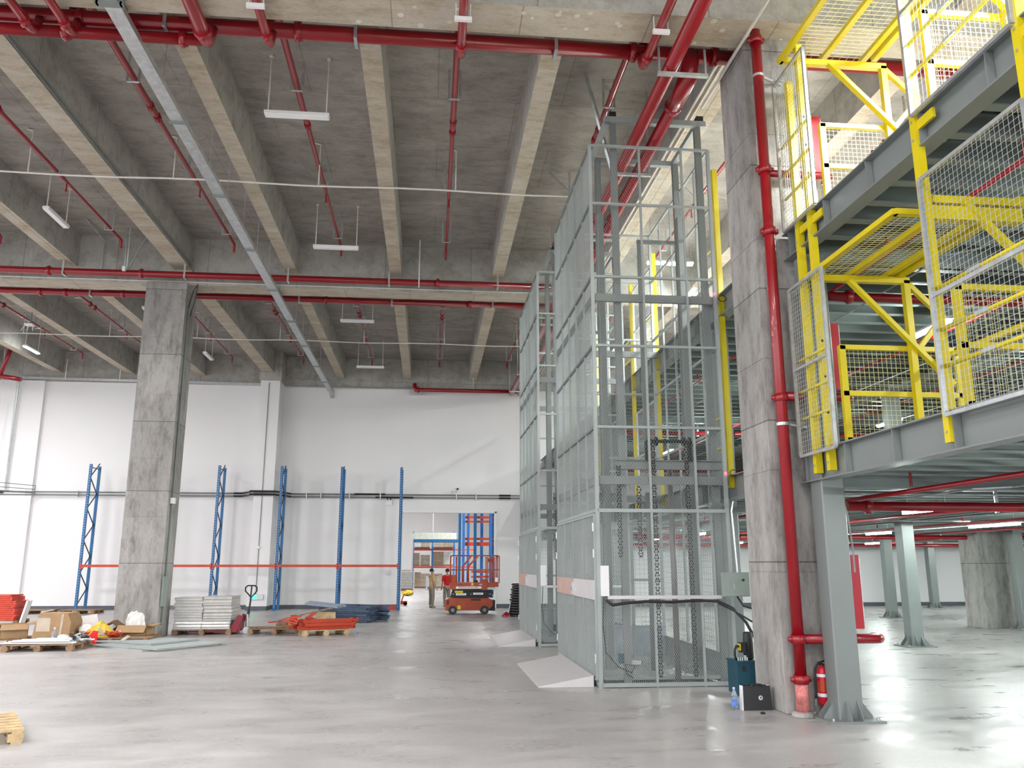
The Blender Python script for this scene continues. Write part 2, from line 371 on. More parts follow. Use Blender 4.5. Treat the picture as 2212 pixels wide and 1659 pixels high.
stub(3.1, .062, 'red stub pipe in a white clamp left of the big twin pipes')
stub(-5.22, .06, 'red stub pipe left of the cable tray at the top')
stub(-5.75, .06, 'leftmost red stub pipe in the top left corner')
def branch(x, y0, label, yb=None, z=10.2):
    t = thing('sprinkler_branch_pipe', label, 'pipe', (x, y0, z)); L = 10.1
    MB().tube([(x, y0, 9.6), (x, y0, z - .05), (x, y0 + .12, z), (x, y0 + 3.6, z), (x, y0 + 3.7, z), (x, y0 + 6.6, z), (x, y0 + 6.75, z), (x, y0 + L, z), (x, y0 + L + .08, z - .03), (x, y0 + L + .1, z - .2)],
              [.06, .06, .058, .058, .045, .045, .033, .033, .033, .03], 10).build('pipe', 'red', t, True)
    for dy in (3.35, 3.75): b = MB(); coupling(b, x, y0 + dy, z, 'y', .053); b.build('coupling', 'red', t, True)
    for dy in (6.8, L + .1):
        MB().lathe((x, y0 + dy, z - .24), [(.008, 0), (.035, .02), (.014, .05), (.014, .22)], 8).build('sprinkler_head', 'red', t)
    for dy in (2.4, 6.2, 9.3):
        b = MB(); b.bar((x - .1, y0 + dy, z - .09), (x + .1, y0 + dy, z - .09), .05, .012)
        b.bar((x - .1, y0 + dy, z - .09), (x - .1, y0 + dy, ZS), .045, .01); b.bar((x + .1, y0 + dy, z - .09), (x + .1, y0 + dy, ZS), .045, .01)
        if dy == 6.2: b.bar((x - .08, y0 + dy, z), (x - .55, y0 + dy + .05, ZS), .03)
        b.build('hanger', 'galv', t)
    return t
BX = [-14.2, -11.3, -8.27, -5.36, -2.53, .3, 3.17]
WH = ['seventh bay from the lifts', 'sixth bay from the lifts', 'bay left of the column-line beam', 'bay beside the cable tray', 'bay holding the row of white lamps', 'bay right of the white lamps', 'bay next to the goods lifts']
for x, wh in zip(BX, WH):
    branch(x, 11.25, 'red sprinkler line in the near ceiling, ' + wh)
    branch(x, 23.95, 'red sprinkler line in the far ceiling, ' + wh)
for x, wh in ((6.15, 'first'), (9.1, 'second'), (12.1, 'third')):
    branch(x, 11.25, 'red sprinkler line above the yellow gates, %s from the right concrete column' % wh)
branch(6.15, 23.95, 'red sprinkler line above the far upper deck behind the lifts')
# big twin pipes over the lifts
tp = thing('twin_main_pipe', 'left one of the two big red pipes running over the goods lifts', 'pipe', (3.47, 10, 9.1), 'big twin pipes')
MB().tube([(3.47, -4, 9.1), (3.47, 35.2, 9.1)], .11, 20).build('pipe', 'red', tp, True)
for y in (16.4, 22.9, 29.4):
    b = MB(); coupling(b, 3.47, y, 9.1, 'y', .11); b.build('coupling', 'red', tp, True)
tp2 = thing('twin_main_pipe', 'right one of the two big red pipes, ending in a wide tee', 'pipe', (3.82, 11, 9.1), 'big twin pipes')
MB().tube([(3.82, 11.35, 9.1), (3.82, 35.2, 9.1)], .105, 20).build('pipe', 'red', tp2, True)
MB().tube([(3.82, 11.9, 9.1), (3.82, 11.3, 9.1), (3.86, 11.15, 9.2), (3.9, 11.15, 9.45), (3.9, 11.18, 9.6)], .135, 20).build('tee', 'red', tp2, True); b = MB(); coupling(b, 3.82, 11.85, 9.1, 'y', .115); b.build('coupling', 'red', tp2, True)
for y in (16.4, 22.9, 29.4):
    b = MB(); coupling(b, 3.82, y, 9.1, 'y', .105); b.build('coupling', 'red', tp2, True)
for i, y in enumerate((10.75, 14.0, 17.2, 20.6, 24, 27.4, 30.8, 34)):
    b = MB().box((3.25, y - .03, 8.93), (4.02, y + .03, 8.98)); b.bar((3.28, y, 8.95), (3.28, y, ZS if y > 10.8 else 9.4), .03); b.bar((3.99, y, 8.95), (3.99, y, ZS if y > 10.8 else 9.4), .03)
    if i == 1: b.bar((3.28, y, 9.0), (2.7, y - .5, ZS), .05); b.bar((3.28, y, 9.05), (2.95, y + .1, ZS), .03)
    tag(b.build('trapeze_hanger', 'galv'), ['steel trapeze under the twin pipes beside the right column', 'steel trapeze under the twin pipes right above the near lift', 'steel trapeze under the twin pipes over the back of the near lift'][i] if i < 3 else 'steel trapeze under the twin pipes, %s one beyond the near lift' % ['', '', '', 'first', 'second', 'third', 'fourth', 'fifth'][i], 'bracket', 'trapeze hangers of the twin pipes')
# wall pipe and its drop far back
t = thing('wall_fire_pipe', 'red pipe along the top of the far white wall above the doorway', 'pipe', (-.7, 35.2, 9.2))
MB().tube([(-.75, 35.9, 9.42), (-.75, 35.3, 9.42), (-.74, 35.25, 9.3), (-.7, 35.25, 9.2), (4.2, 35.25, 9.2)], .085, 16).build('pipe', 'red', t, True)
MB().box((-.98, 35.83, 9.1), (-.3, 35.88, 9.38)).build('wall_plate', 'sheet', t)
b = MB(); coupling(b, -.6, 35.25, 9.2, 'x', .085); b.build('coupling', 'red', t, True)
MB().bar((1.8, 35.25, 9.08), (1.8, 35.25, 9.77), .04).build('hanger', 'galv', t)
t = thing('left_fire_pipe', 'red elbowed pipe high in the far left corner', 'pipe', (-17, 33, 9.2))
MB().tube([(-24, 33.6, 9.25), (-17.2, 33.6, 9.1), (-16.2, 33.6, 8.95)], .09, 14).tube([(-17, 33.6, 9.1), (-16.6, 33.6, 10.7)], .08, 12).build('pipe', 'red', t, True)
# riser on the right column
t = thing('fire_riser_pipe', 'upright red riser with side branches against the right concrete column', 'pipe', (4.55, 10.18, 0))
MB().tube([(4.55, 10.18, .42), (4.55, 10.18, 9.72)], .072, 20).build('pipe', 'red', t, True)
MB().cyl((4.55, 10.18, .03), (4.55, 10.18, .44), .078, 20).build('scuffed_foot', plain('scuffed_red_paint', (.50, .16, .15), .7, var=.45, scale=14), t, True)
MB().lathe((4.55, 10.18, 0), [(.14, 0), (.13, .05), (.085, .06)], 16).build('mortar_collar', 'column', t)
for z in (.43, .9, 3.93, 6.25, 7.17, 9.2):
    b = MB(); coupling(b, 4.55, 10.18, z, 'z', .074); b.build('coupling', 'red', t, True)
for z, x1, r in ((.9, 5.62, .058), (3.95, 5.5, .06), (7.12, 5.5, .05)):
    MB().tube([(4.55, 10.18, z), (x1 - .06, 10.18, z), (x1, 10.22, z), (x1 + .02, 10.4, z)], r, 14).build('side_branch', 'red', t, True)
MB().tube([(4.55, 10.18, 9.68), (6.6, 10.18, 9.68)], .07, 14).build('side_branch', 'red', t, True)
for z in (3.58, 8.62):
    b = MB(); b.lathe((4.55, 10.18, z - .02), [(.082, 0), (.082, .04)], 16); b.bar((4.63, 10.2, z), (4.95, 10.33, z - .02), .04, .03); b.bar((4.8, 10.2, z - .04), (4.97, 10.32, z + .04), .05, .02); b.build('clamp', 'galv', t)
b = MB(); b.bar((5.0, 10.2, 9.62), (5.0, 10.34, 9.35), .04); b.build('bracket', 'galv', t)
# fire hydrant cabinets on the right face of the column, one per floor
for z0, l in ((1.0, 'on the ground floor'), (4.12, 'at first deck level'), (7.25, 'at upper deck level')):
    t = thing('hydrant_cabinet', 'red hydrant cabinet on the right concrete column ' + l, 'cabinet', (5.46, 10.4, z0 - .1), 'hydrant cabinets on the right column')
    MB().box((5.385, 10.4, z0), (5.54, 11.15, z0 + .92)).build('body', 'redbox', t); MB().box((5.54, 10.42, z0 + .02), (5.56, 11.13, z0 + .9)).build('door', 'galv', t)
# ------------------------------------------------------------------ galvanised cable tray
t = thing('cable_tray', 'long galvanised cable tray running under the ceiling to the far wall', 'cable tray', (-4.43, 10, 9.2))
MB().box((-4.54, -3, 9.2), (-4.32, 35.95, 9.3)).build('tray', 'galv', t)
MB().bar((-4.43, 35.9, 9.25), (-4.33, 35.93, 8.9), .2, .1).build('end_drop', 'galv', t)
for y in (10.25, 13.3, 16.2, 19.2, 22.2, 25.2, 28.2, 31.2, 34):
    MB().box((-4.58, y, 9.17), (-4.28, y + .06, 9.2)).build('bracket', 'steel', t)
b = MB()
for y in (10.25, 12.0, 13.3, 14.8, 16.2, 17.7, 19.2, 20.7, 25.2, 26.7, 28.2, 31.2): b.tube([(-4.27, y + .03, 9.18), (-4.27, y + .03, ZS)], .008, 5)
b.build('hanger_rods', 'galv', t)
MB().box((-4.6, 10.2, 9.15), (-4.26, 10.26, 9.2)).box((-4.62, 10.2, 9.15), (-4.57, 10.26, 9.36)).box((-4.29, 10.2, 9.15), (-4.24, 10.26, 9.36)).build('trapeze', 'liftdark', t)
# ------------------------------------------------------------------ conduits across the bays
def conduit(y, z, x0, x1, label, xs):
    t = thing('ceiling_conduit', label, 'conduit', (0, y, z), 'ceiling conduits')
    n = 24; MB().tube([(x0 + (x1 - x0) * i / n, y, z + .02 * math.sin(i * 1.3)) for i in range(n + 1)], .02, 6).build('conduit', 'pvc', t)
    for x in xs: MB().tube([(x, y, z), (x, y, ZS - .05), (x - .12, y, ZS - .02)], .016, 5).build('drop', 'pvc', t)
conduit(16.6, 9.7, -20, 2.95, 'white conduit crossing the near ceiling under the beams', (-14.3, -11.4, -8.4, -5.5, -2.5, .42))
conduit(29.4, 9.7, -20, 3.2, 'white conduit crossing the far ceiling under the beams', (-14.3, -11.4, -8.4, -5.5, -2.5, .42, 3.1))
t = thing('beam_conduit', 'pair of thin conduits along the lower edge of the wide column-line beam', 'conduit', (-6.66, 12, 9.7))
for dx_ in (0, .05): MB().tube([(-6.67 + dx_, 4, 9.80 + dx_), (-6.67 + dx_, 22.2, 9.80 + dx_), (-6.6, 22.35, 9.6)], .016, 5).build('conduit', 'liftdark', t)
t = thing('beam_conduit', 'light conduit running along the beam beside the big twin pipes', 'conduit', (4.5, 12, 9.75))
MB().tube([(4.42, 3, 9.2), (4.36, 12, 9.2)], .025, 8).build('conduit', 'pvc', t); MB().tube([(4.5, 11.5, 9.74), (4.5, 35.6, 9.74)], .022, 6).tube([(4.6, 11.5, 9.74), (4.6, 35.6, 9.74)], .018, 6).build('conduit', 'pvc', t)
t = thing('girder_conduit', 'thin conduit along the front of the second cross girder', 'conduit', (0, 22.4, 9.4))
MB().tube([(-20, 22.42, 9.42), (3.5, 22.42, 9.42)], .015, 5).build('conduit', 'pvc', t)
t = thing('strut_conduit', 'bent conduit and strut hanging by the second girder left of the column', 'conduit', (-9, 21.5, 9.6))
MB().tube([(-9.15, 21.2, ZS), (-9.05, 22.3, 10.5), (-9.1, 22.4, 9.5)], .02, 6).build('conduit', 'galv', t)
MB().tube([(-8.3, 21.8, ZS), (-8.3, 21.95, 9.55)], .02, 6).bar((-8.2, 21.8, ZS), (-8.25, 21.95, 9.55), .03).bar((-7.7, 21.8, 10.6), (-8.2, 21.95, 9.6), .03).build('strut', 'galv', t)
MB().box((-8.34, 21.85, 9.5), (-8.26, 21.93, 9.62)).build('socket', 'white', t)
tag(MB().tube([(-.42, 21.9, 10.72), (-.42, 21.9, 9.3)], .018, 6).build('hanging_cable', 'bagwhite'), 'white striped cable hanging from the ceiling in front of the second girder', 'cable')
# ------------------------------------------------------------------ hanging lamps
def lamp(x, y, z, ax, label, lit=False, L=1.12, top=ZS):
    t = thing('hanging_lamp', label, 'lamp', (x, y, z), 'hanging linear lamps')
    h = L / 2; dx_, dy_ = (h, .07) if ax == 'x' else (.07, h)
    MB().box((x - dx_, y - dy_, z + .02), (x + dx_, y + dy_, z + .08)).build('housing', 'white', t)
    MB().box((x - dx_ * .98 if ax == 'x' else x - .06, y - dy_ * (.98 if ax == 'y' else .85), z), (x + (dx_ * .98 if ax == 'x' else .06), y + dy_ * (.98 if ax == 'y' else .85), z + .02)).build('diffuser', 'litwarm' if lit else 'white', t)
    for s in (-1, 1):
        px, py = (x + s * h * .9, y) if ax == 'x' else (x, y + s * h * .9)
        b = MB(); b.tube([(px, py, z + .08), (px, py, top)], .013, 5); b.box((px - .03, py - .03, top - .04), (px + .03, py + .03, top)); b.build('rod', 'pvc', t)
    return t
lamp(-2.47, 13.5, 9.5, 'x', 'unlit white lamp nearest the camera, left of the red branch line')
lamp(-2.47, 19.8, 9.52, 'x', 'unlit white lamp second nearest, in front of the second girder')
lamp(-2.5, 26.5, 9.6, 'x', 'unlit white lamp just behind the second girder', L=1.1)
lamp(-2.5, 32.8, 9.55, 'x', 'unlit white lamp nearest the far wall', L=1.1)
lamp(-8.82, 18.95, 9.68, 'y', 'unlit white lamp on the left hung along the beams')
lamp(-14.9, 31.4, 9.6, 'y', 'lit white lamp at the far left above the white wall', True)
lamp(-9, 26.2, 9.6, 'y', 'unlit white lamp half hidden left of the left column')
lamp(-8.6, 31.8, 9.6, 'y', 'unlit white lamp half hidden right of the left column')
t = thing('access_point', 'small white wireless box with antennas hanging at the far left', 'wireless box', (-12.95, 27, 9.3))
MB().box((-13.1, 26.9, 9.33), (-12.85, 27.1, 9.38)).build('body', 'white', t); MB().bar((-12.95, 27, 9.38), (-12.95, 27, ZS), .04).build('mount', 'liftdark', t)
for dx_ in (-.12, 0, .12): MB().bar((-12.97 + dx_, 26.95, 9.33), (-12.99 + dx_ * 1.5, 26.9, 9.13), .02).build('antenna', 'white', t)
# patched spots on the nearest girder
rnd = random.Random(9)
for i in range(22):
    x, y = rnd.uniform(-1.2, 4.2), rnd.uniform(10.0, 10.55); r = rnd.uniform(.03, .055)
    MB().prism([(x + r * math.cos(a_ * 1.05 + rnd.random() * .3) * rnd.uniform(.8, 1.2), y + r * math.sin(a_ * 1.05), ZG - .002) for a_ in range(6)], (0, 0, .002)).build('filler_patch', 'patch', ceil_)
# ------------------------------------------------------------------ wall services
t = thing('wall_conduit_pair', 'pair of grey conduits with black sleeves crossing the far white wall', 'conduit', (-7, 35.9, 4.6))
for z in (4.72, 4.6):
    MB().tube([(-34, 35.8, z), (-7.9, 35.86, z), (-7.5, 35.3, z), (-7.3, 34.82, z), (-6.35, 34.82, z), (-6.1, 35.3, z), (-5.9, 35.9, z), (3.9, 35.9, z)], .028, 6).build('conduit', 'liftdark', t)
    MB().tube([(-8.2, 35.83, z), (-7.86, 35.82, z), (-7.46, 35.26, z), (-7.3, 34.8, z), (-6.35, 34.8, z), (-6.06, 35.26, z), (-5.86, 35.87, z)], .042, 6).build('black_sleeve', 'black', t)
MB().tube([(-3.2, 35.88, 4.73), (-1.9, 35.88, 4.73)], .042, 6).tube([(-2.3, 35.88, 4.6), (-.7, 35.88, 4.6)], .042, 6).tube([(3.0, 35.88, 4.72), (3.5, 35.88, 4.72)], .042, 6).tube([(3.0, 35.88, 4.6), (3.5, 35.88, 4.6)], .042, 6).tube([(-18.5, 35.78, 4.7), (-17.4, 35.78, 4.7)], .05, 6).build('black_sleeve', 'black', t)
b = MB()
for x in (-16.5, -14.5, -12, -8.9, -5.2, -4.6, -3.4, -2.1, 1.15, 2.0): b.box((x - .02, 35.84, 4.54), (x + .02, 35.98, 4.78))
b.build('clips', 'galv', t, kind='stuff')
t = thing('pilaster_conduit', 'thin dark conduit running down the white wall pilaster', 'conduit', (-6.8, 34.88, 0))
MB().tube([(-6.85, 34.88, .55), (-6.85, 34.88, 9.3)], .016, 5).build('conduit', 'liftdark', t); MB().box((-6.95, 34.82, 2.42), (-6.8, 34.9, 2.52)).build('switch_box', 'white', t)
t = thing('exit_sign', 'green glowing exit sign low on the white pilaster behind the hand truck', 'sign', (-6.85, 34.86, .4))
MB().box((-7.1, 34.84, .42), (-6.55, 34.9, .62)).build('plate', 'sheet', t); MB().box((-7.03, 34.83, .44), (-6.8, 34.845, .6)).build('light', 'green_lamp', t)
t = thing('wall_trunking', 'bright galvanised trunking along the top of the far wall and down at the left', 'trunking', (-17, 35.7, 4.8))
MB().bar((-17.3, 35.7, 9.48), (-7.3, 35.7, 9.4), .09, .09).tube([(-17.3, 35.7, 9.48), (-17.3, 35.72, 4.8)], .05, 6).build('trunking', 'galv', t)
for x in (-15.4, -13.2): MB().tube([(x, 35.6, 9.45), (x, 35.6, 10.3)], .02, 5).build('rod', 'white', t)
MB().tube([(-17.8, 35.3, 10.6), (-17.8, 35.6, 6.0)], .02, 5).build('rod', 'white', t)
tag(MB().tube([(-6.3, 35.84, 9.36), (3.9, 35.84, 9.36)], .03, 6).tube([(-6.3, 35.84, 9.66), (3.9, 35.84, 9.62)], .014, 5).build('wall_top_conduit', 'galv'), 'thin conduit along the top edge of the far wall above the doorway', 'conduit')
t = thing('wall_bracket_arm', 'wire cantilever bracket at mid height on the far left wall', 'bracket', (-16.5, 35, 4.7))
MB().tube([(-18.6, 33.2, 5.05), (-16.1, 35.7, 4.95)], .014, 5).tube([(-18.6, 33.2, 4.85), (-16.1, 35.7, 4.8)], .014, 5).tube([(-18.8, 33.6, 4.72), (-16.1, 35.75, 4.66)], .03, 5).tube([(-16.1, 35.7, 4.95), (-16.15, 35.75, 4.66)], .014, 5).build('arm', 'liftdark', t)
def cctv(x, label, z):
    t = thing('security_camera', label, 'camera', (x, 35.95, z)); MB().bar((x, 36, z - .08), (x, 35.7, z), .04).build('arm', 'white', t)
    MB().bar((x - .02, 35.8, z + .05), (x + .05, 35.5, z + .02), .1, .09).build('body', 'white', t); MB().cyl((x + .045, 35.52, z + .02), (x + .055, 35.49, z + .02), .05, 10).build('lens', 'black', t)
cctv(1.13, 'small security camera on the far wall above the doorway', 4.93); cctv(-12.35, 'small security camera on the far wall left of the concrete column', 4.85)
t = thing('junction_box', 'white junction box under the wall conduits beside the doorway', 'box', (-1.75, 35.9, 4.2))
MB().box((-1.87, 35.92, 4.28), (-1.6, 36, 4.48)).build('body', 'white', t); MB().tube([(-1.8, 35.95, 4.48), (-1.8, 35.95, 4.6)], .02, 5).tube([(-1.67, 35.95, 4.48), (-1.67, 35.95, 4.6)], .02, 5).build('gland', 'black', t)
tag(MB().box((-1.72, 35.95, 1.38), (-1.6, 36, 1.55)).box((-1.7, 35.94, 1.41), (-1.62, 35.95, 1.52)).build('wall_switch', 'sheet'), 'small grey wall switch left of the doorway', 'switch')

# ================================================================== STEEL DECKS
def steel_column(x, y, h, label):
    t = thing('steel_column', label, 'column', (x, y, 0), 'grey steel deck columns')
    w_ = .15; b = MB(); ch = .015
    prof = [(-w_ + ch, -w_), (w_ - ch, -w_), (w_, -w_ + ch), (w_, w_ - ch), (w_ - ch, w_), (-w_ + ch, w_), (-w_, w_ - ch), (-w_, -w_ + ch)]
    b.prism([(x + a_, y + c_, .025) for a_, c_ in prof], (0, 0, h - .025)); b.build('shaft', 'steel', t)
    MB().box((x - .34, y - .3, 0), (x + .34, y + .3, .025)).build('base_plate', 'steel', t)
    for dx_, dy_ in ((1, 0), (-1, 0), (0, 1), (0, -1)):
        for o in (-.07, .07):
            if dx_: poly = [(x + dx_ * w_, y + o, .025), (x + dx_ * (w_ + .15), y + o, .025), (x + dx_ * (w_ + .15), y + o, .05), (x + dx_ * w_, y + o, .24)]; v = (0, .01, 0)
            else: poly = [(x + o, y + dy_ * w_, .025), (x + o, y + dy_ * (w_ + .13), .025), (x + o, y + dy_ * (w_ + .13), .05), (x + o, y + dy_ * w_, .24)]; v = (.01, 0, 0)
            MB().prism(poly, v).build('gusset', 'steel', t)
    b = MB()
    for a_ in (-.27, .27):
        for c_ in (-.24, .24): b.cyl((x + a_, y + c_, .02), (x + a_, y + c_, .055), .018, 6)
    b.build('anchor_bolts', 'galv', t, kind='stuff')
    return t
steel_column(4.98, 9.97, 5.8, 'thick grey steel column in the right foreground in front of the extinguisher')
steel_column(10.9, 18.3, 5.8, 'free-standing grey steel column under the deck, nearest behind the right column')
steel_column(15.95, 28, 5.8, 'grey steel column under the deck in the middle distance')
steel_column(21.3, 34, 5.8, 'farthest grey steel column in front of the far white wall')
steel_column(16.75, 22.55, 5.8, 'grey steel column standing against the distant concrete column under the deck')
steel_column(4.98, 13.6, 5.8, 'grey steel column behind the near goods lift beside its control cabinet')
steel_column(4.98, 22.3, 5.8, 'grey steel column behind the far goods lift')
steel_column(10.9, 8.6, 5.8, 'grey steel column standing on the deck edge line right of the yellow gate')
def deck(zt, label):
    t = thing('steel_deck', label, 'deck', (4.9, -2, zt - .4)); zb = zt - .05
    MB().box((4.95, -2, zb), (35.9, 35.9, zt)).build('floor_slab', 'beam', t)
    b = MB(); x = 4.98; n = 0; pr = []
    while x < 35.8: pr += [(x, zb - .005), (x + .10, zb - .005), (x + .13, zb - .055), (x + .20, zb - .055)]; x += .23
    pr.append((x, zb - .005)); k = len(pr)
    b._add([(a_, -2, c_) for a_, c_ in pr] + [(a_, 35.8, c_) for a_, c_ in pr], [(i, i + 1, k + i + 1, k + i) for i in range(k - 1)])
    b.build('corrugated_sheet', 'deck', t)
    zj = zt - .11
    y = -1.4; i = 0; proto = None
    while y < 35.5:
        if proto is None:
            proto = MB().ibeam((4.99, 0, zj - .115), (35.8, 0, zj - .115), .12, .23).build('joist', 'joist', t)
            base = proto.location.copy()
            proto.location = base + Vector((0, y, 0))
        else:
            o = proto.copy(); COL.objects.link(o); o.location = base + Vector((0, y, 0))
        y += .52
    for x in (10.9, 16.35, 21.3, 27): MB().ibeam((x, -2, zt - .28), (x, 35.8, zt - .28), .2, .34, .016).build('main_beam', 'steel', t)
    for y in (10.0, 22.9, 34.4): MB().ibeam((5.0, y, zt - .29), (35.8, y, zt - .29), .2, .36, .016).build('main_beam', 'joist', t)
    for y0, y1 in ((-2, 10.3), (11.32, 35.8)):
        MB().ibeam((4.88, y0, zt - .19), (4.88, y1, zt - .19), .2, .38, .016).build('edge_beam', 'steel', t)
    y = -1.1
    while y < 35.5:
        if not 10.2 < y < 11.4: MB().box((4.79, y, zt - .36), (4.87, y + .012, zt - .02)).build('stiffener', 'steel', t)
        y += 1.02
    return t
deck(3.2, 'first steel deck on grey beams with corrugated underside'); deck(6.25, 'upper steel deck on grey beams with corrugated underside')
# ------------------------------------------------------------------ yellow edge protection
def post(b, x, y, z0, z1, w_=.085): b.box((x - w_ / 2, y - w_ / 2, z0), (x + w_ / 2, y + w_ / 2, z1))
def side_frame(t, y, z0, far):
    X = 4.88
    MB().bar((X, y, z0 + 2.13), (6.02, y, z0 + 2.13), .08, .08).build('top_bar', 'yellow', t)
    b = MB(); post(b, 5.98, y, z0, z0 + 2.13, .08); b.build('inner_post', 'yellow', t)
    MB().bar((5.2, y - .045, z0 + 2.1), (6.45, y - .045, z0 + .78), .05, .08, (0, 1, 0)).build('diagonal_brace', 'yellow', t)
    MB().bar((6.0, y, z0 + 2.1), (6.44, y, z0 + 1.66), .06, .06, (0, 1, 0)).build('diagonal_brace', 'yellow', t)
    MB().bar((6.44, y, z0 + 1.68), (6.03, y, z0 + 1.2), .06, .06, (0, 1, 0)).build('diagonal_brace', 'yellow', t)
    MB().bar((5.08, y + .06, z0 + .02), (5.08, y + .06, z0 + 1.27), .08, .06, (0, 1, 0)).build('guard_post', 'yellow', t)
    MB().bar((6.6, y + .06, z0 + .02), (6.6, y + .06, z0 + 1.27), .08, .06, (0, 1, 0)).build('guard_post', 'yellow', t)
    for z in (1.25, .66, .08): MB().bar((5.05, y + .06, z0 + z), (6.63, y + .06, z0 + z), .06, .06).build('guard_rail', 'yellow', t)
    MB().grid((5.12, y + .07, z0 + .1), (1.45, 0, 0), (0, 0, 1.14), 24, 19, .0032).build('wire_mesh', 'ywire', t, kind='stuff')
def gate(z0, label, x0r, x1r, zr, yr0):
    t = thing('pallet_gate', label, 'gate', (4.88, 8.3, z0 - .25), 'yellow pallet gates at the deck edge')
    side_frame(t, 9.45, z0, True); side_frame(t, 7.15, z0, False)
    for x in (x0r, (x0r + x1r) / 2, x1r): MB().bar((x, yr0, zr), (x, 9.72, zr), .075, .06).build('roof_bar', 'yellow', t)
    for y in (yr0 + .03, 9.69): MB().bar((x0r, y, zr), (x1r, y, zr), .075, .06).build('roof_cross_bar', 'yellow', t)
    MB().grid((x0r, yr0, zr + .03), (x1r - x0r, 0, 0), (0, 9.72 - yr0, 0), 11, 34, .0038).build('roof_wire_mesh', 'ywire', t, kind='stuff')
    MB().bar((x1r + .12, 7.2, zr - .02), (x1r + .12, 9.5, zr - .02), .08, .08).build('pivot_bar', 'yellow', t)
    MB().bar((4.84, 7.15, z0 + 1.98), (5.8, 7.15, z0 + 1.98), .12, .14).build('header_bar', 'yellow', t)
    # inner swing gate across the opening
    for x, z in ((6.3, .05), (6.3, 1.1)): MB().bar((x, 7.2, z0 + z), (x, 9.4, z0 + z), .06, .06).build('swing_gate_rail', 'yellow', t)
    return t
MT['sheet2'] = plain('blue_grey_sheet', (.36, .41, .45), .4, .1)
MT['ram'] = plain('ram_grey_brown', (.19, .18, .17), .4, .3)
def grey_panel(t, x, y0, y1, z0, z1, mids=()):
    b = MB()
    for z in (z0, z1, *mids): b = MB(); b.bar((x, y0, z), (x, y1, z), .035, .035); b.build('panel_frame_rail', 'galv', t)
    for y in (y0, y1): MB().bar((x, y, z0), (x, y, z1), .04, .035, (0, 1, 0)).build('panel_frame_post', 'galv', t)
    n = max(3, int(abs(y1 - y0) / .058)); k = int((z1 - z0) / .058)
    MB().grid((x - .012, y0, z0), (0, y1 - y0, 0), (0, 0, z1 - z0), n, k, .0028).build('wire_mesh', 'mesh', t, kind='stuff')
def rails(t, x, y0, y1, z0, joint):
    for z in (1.18, .77, .42):
        MB().tube([(x, y0, z0 + z), (x, y1, z0 + z)], .021, 8).build('handrail', 'yellow', t, True)
        if joint:
            ym = y0 + (y1 - y0) * (.52 + .06 * z); b = MB(); b.bar((x, ym - .09, z0 + z), (x, ym + .09, z0 + z), .05, .035); b.build('rail_joint', 'galv', t)
for z0, zt, lv in ((3.2, 5.42, 'first deck'), (6.25, 8.55, 'upper deck')):
    gate(z0, 'yellow pallet gate with raised mesh roof at the edge of the ' + lv, 4.8 if z0 < 5 else 4.66, 5.78, zt, 7.62 if z0 < 5 else 7.2)
    t = thing('guard_rail_panel', 'short grey mesh panel and yellow rails between gate and concrete column on the ' + lv, 'railing', (4.7, 9.8, z0 - .05), 'mesh guard panels')
    grey_panel(t, 4.7, 9.12, 10.04, z0 - .06, z0 + (2.15 if z0 < 5 else 2.12), (z0 + 1.06,) if z0 < 5 else ()); rails(t, 4.76, 9.2, 10.05, z0, False)
    t = thing('guard_rail_panel', 'long grey mesh panel with three yellow handrails right of the gate on the ' + lv, 'railing', (4.75, 6.4, z0 - .05), 'mesh guard panels')
    grey_panel(t, 4.74, 5.62, 7.08, z0 - .05, z0 + 2.3, (z0 + 1.1,)); rails(t, 4.8, 5.7, 7.08, z0, True)
for y, z1, l in ((9.8, 8.3, 'yellow post nearest the concrete column at the deck edge'), (9.45, 8.62, 'yellow post with round holes at the left side of the gates'), (7.12, 8.9, 'yellow post at the right side of the gates, bolted to both decks'), (5.62, 8.9, 'yellow post nearest the camera at the right edge')):
    t = thing('yellow_post', l, 'post', (4.86, y, 2.9)); b = MB(); post(b, 4.8, y, 2.9, z1); b.build('post', 'yellow', t)
    for z in (3.0, 3.2, 5.95, 6.15): MB().cyl((4.755, y, z), (4.745, y, z), .013, 6).build('bolt', 'galv', t)
    if y == 9.45:
        for z in (3.6, 4.05, 4.5, 6.75, 7.15, 7.55): MB().cyl((4.79, y - .043, z), (4.79, y - .047, z), .018, 8).build('hole', 'black', t)
    MB().bar((4.8, y, 6.1), (4.8, y - .3, 6.1), .03, .1).build('deck_bracket', 'yellow', t)
for y in (12.9, 16.9, 19.0, 23.2, 27.5):
    t = thing('yellow_post', {12.9: 'yellow post just left of the right concrete column behind the near lift', 16.9: 'yellow post between the two lifts, nearer one', 19.0: 'yellow post between the two lifts, farther one', 23.2: 'yellow post beyond the far lift', 27.5: 'farthest yellow post along the deck edge'}[y], 'post', (4.86, y, 2.9))
    b = MB(); post(b, 4.83, y, 3.0, 8.55); b.build('post', 'yellow', t)
    for z in (3.7, 4.2, 6.7, 7.2): MB().bar((4.83, y, z), (4.83, y + .9, z), .02, .03).build('rail_stub', 'yellow', t)
for z0, lv in ((3.2, 'first'), (6.25, 'upper')):
    t = thing('guard_rail_panel', 'grey mesh fence along the %s deck edge behind the lifts' % lv, 'railing', (4.9, 20, z0), 'mesh guard panels')
    for y0, y1 in ((17.0, 18.9), (23.3, 25.4), (25.5, 27.4), (27.6, 29.6), (29.7, 31.8)): grey_panel(t, 4.86, y0, y1, z0, z0 + 2.1, (z0 + 1.05,))
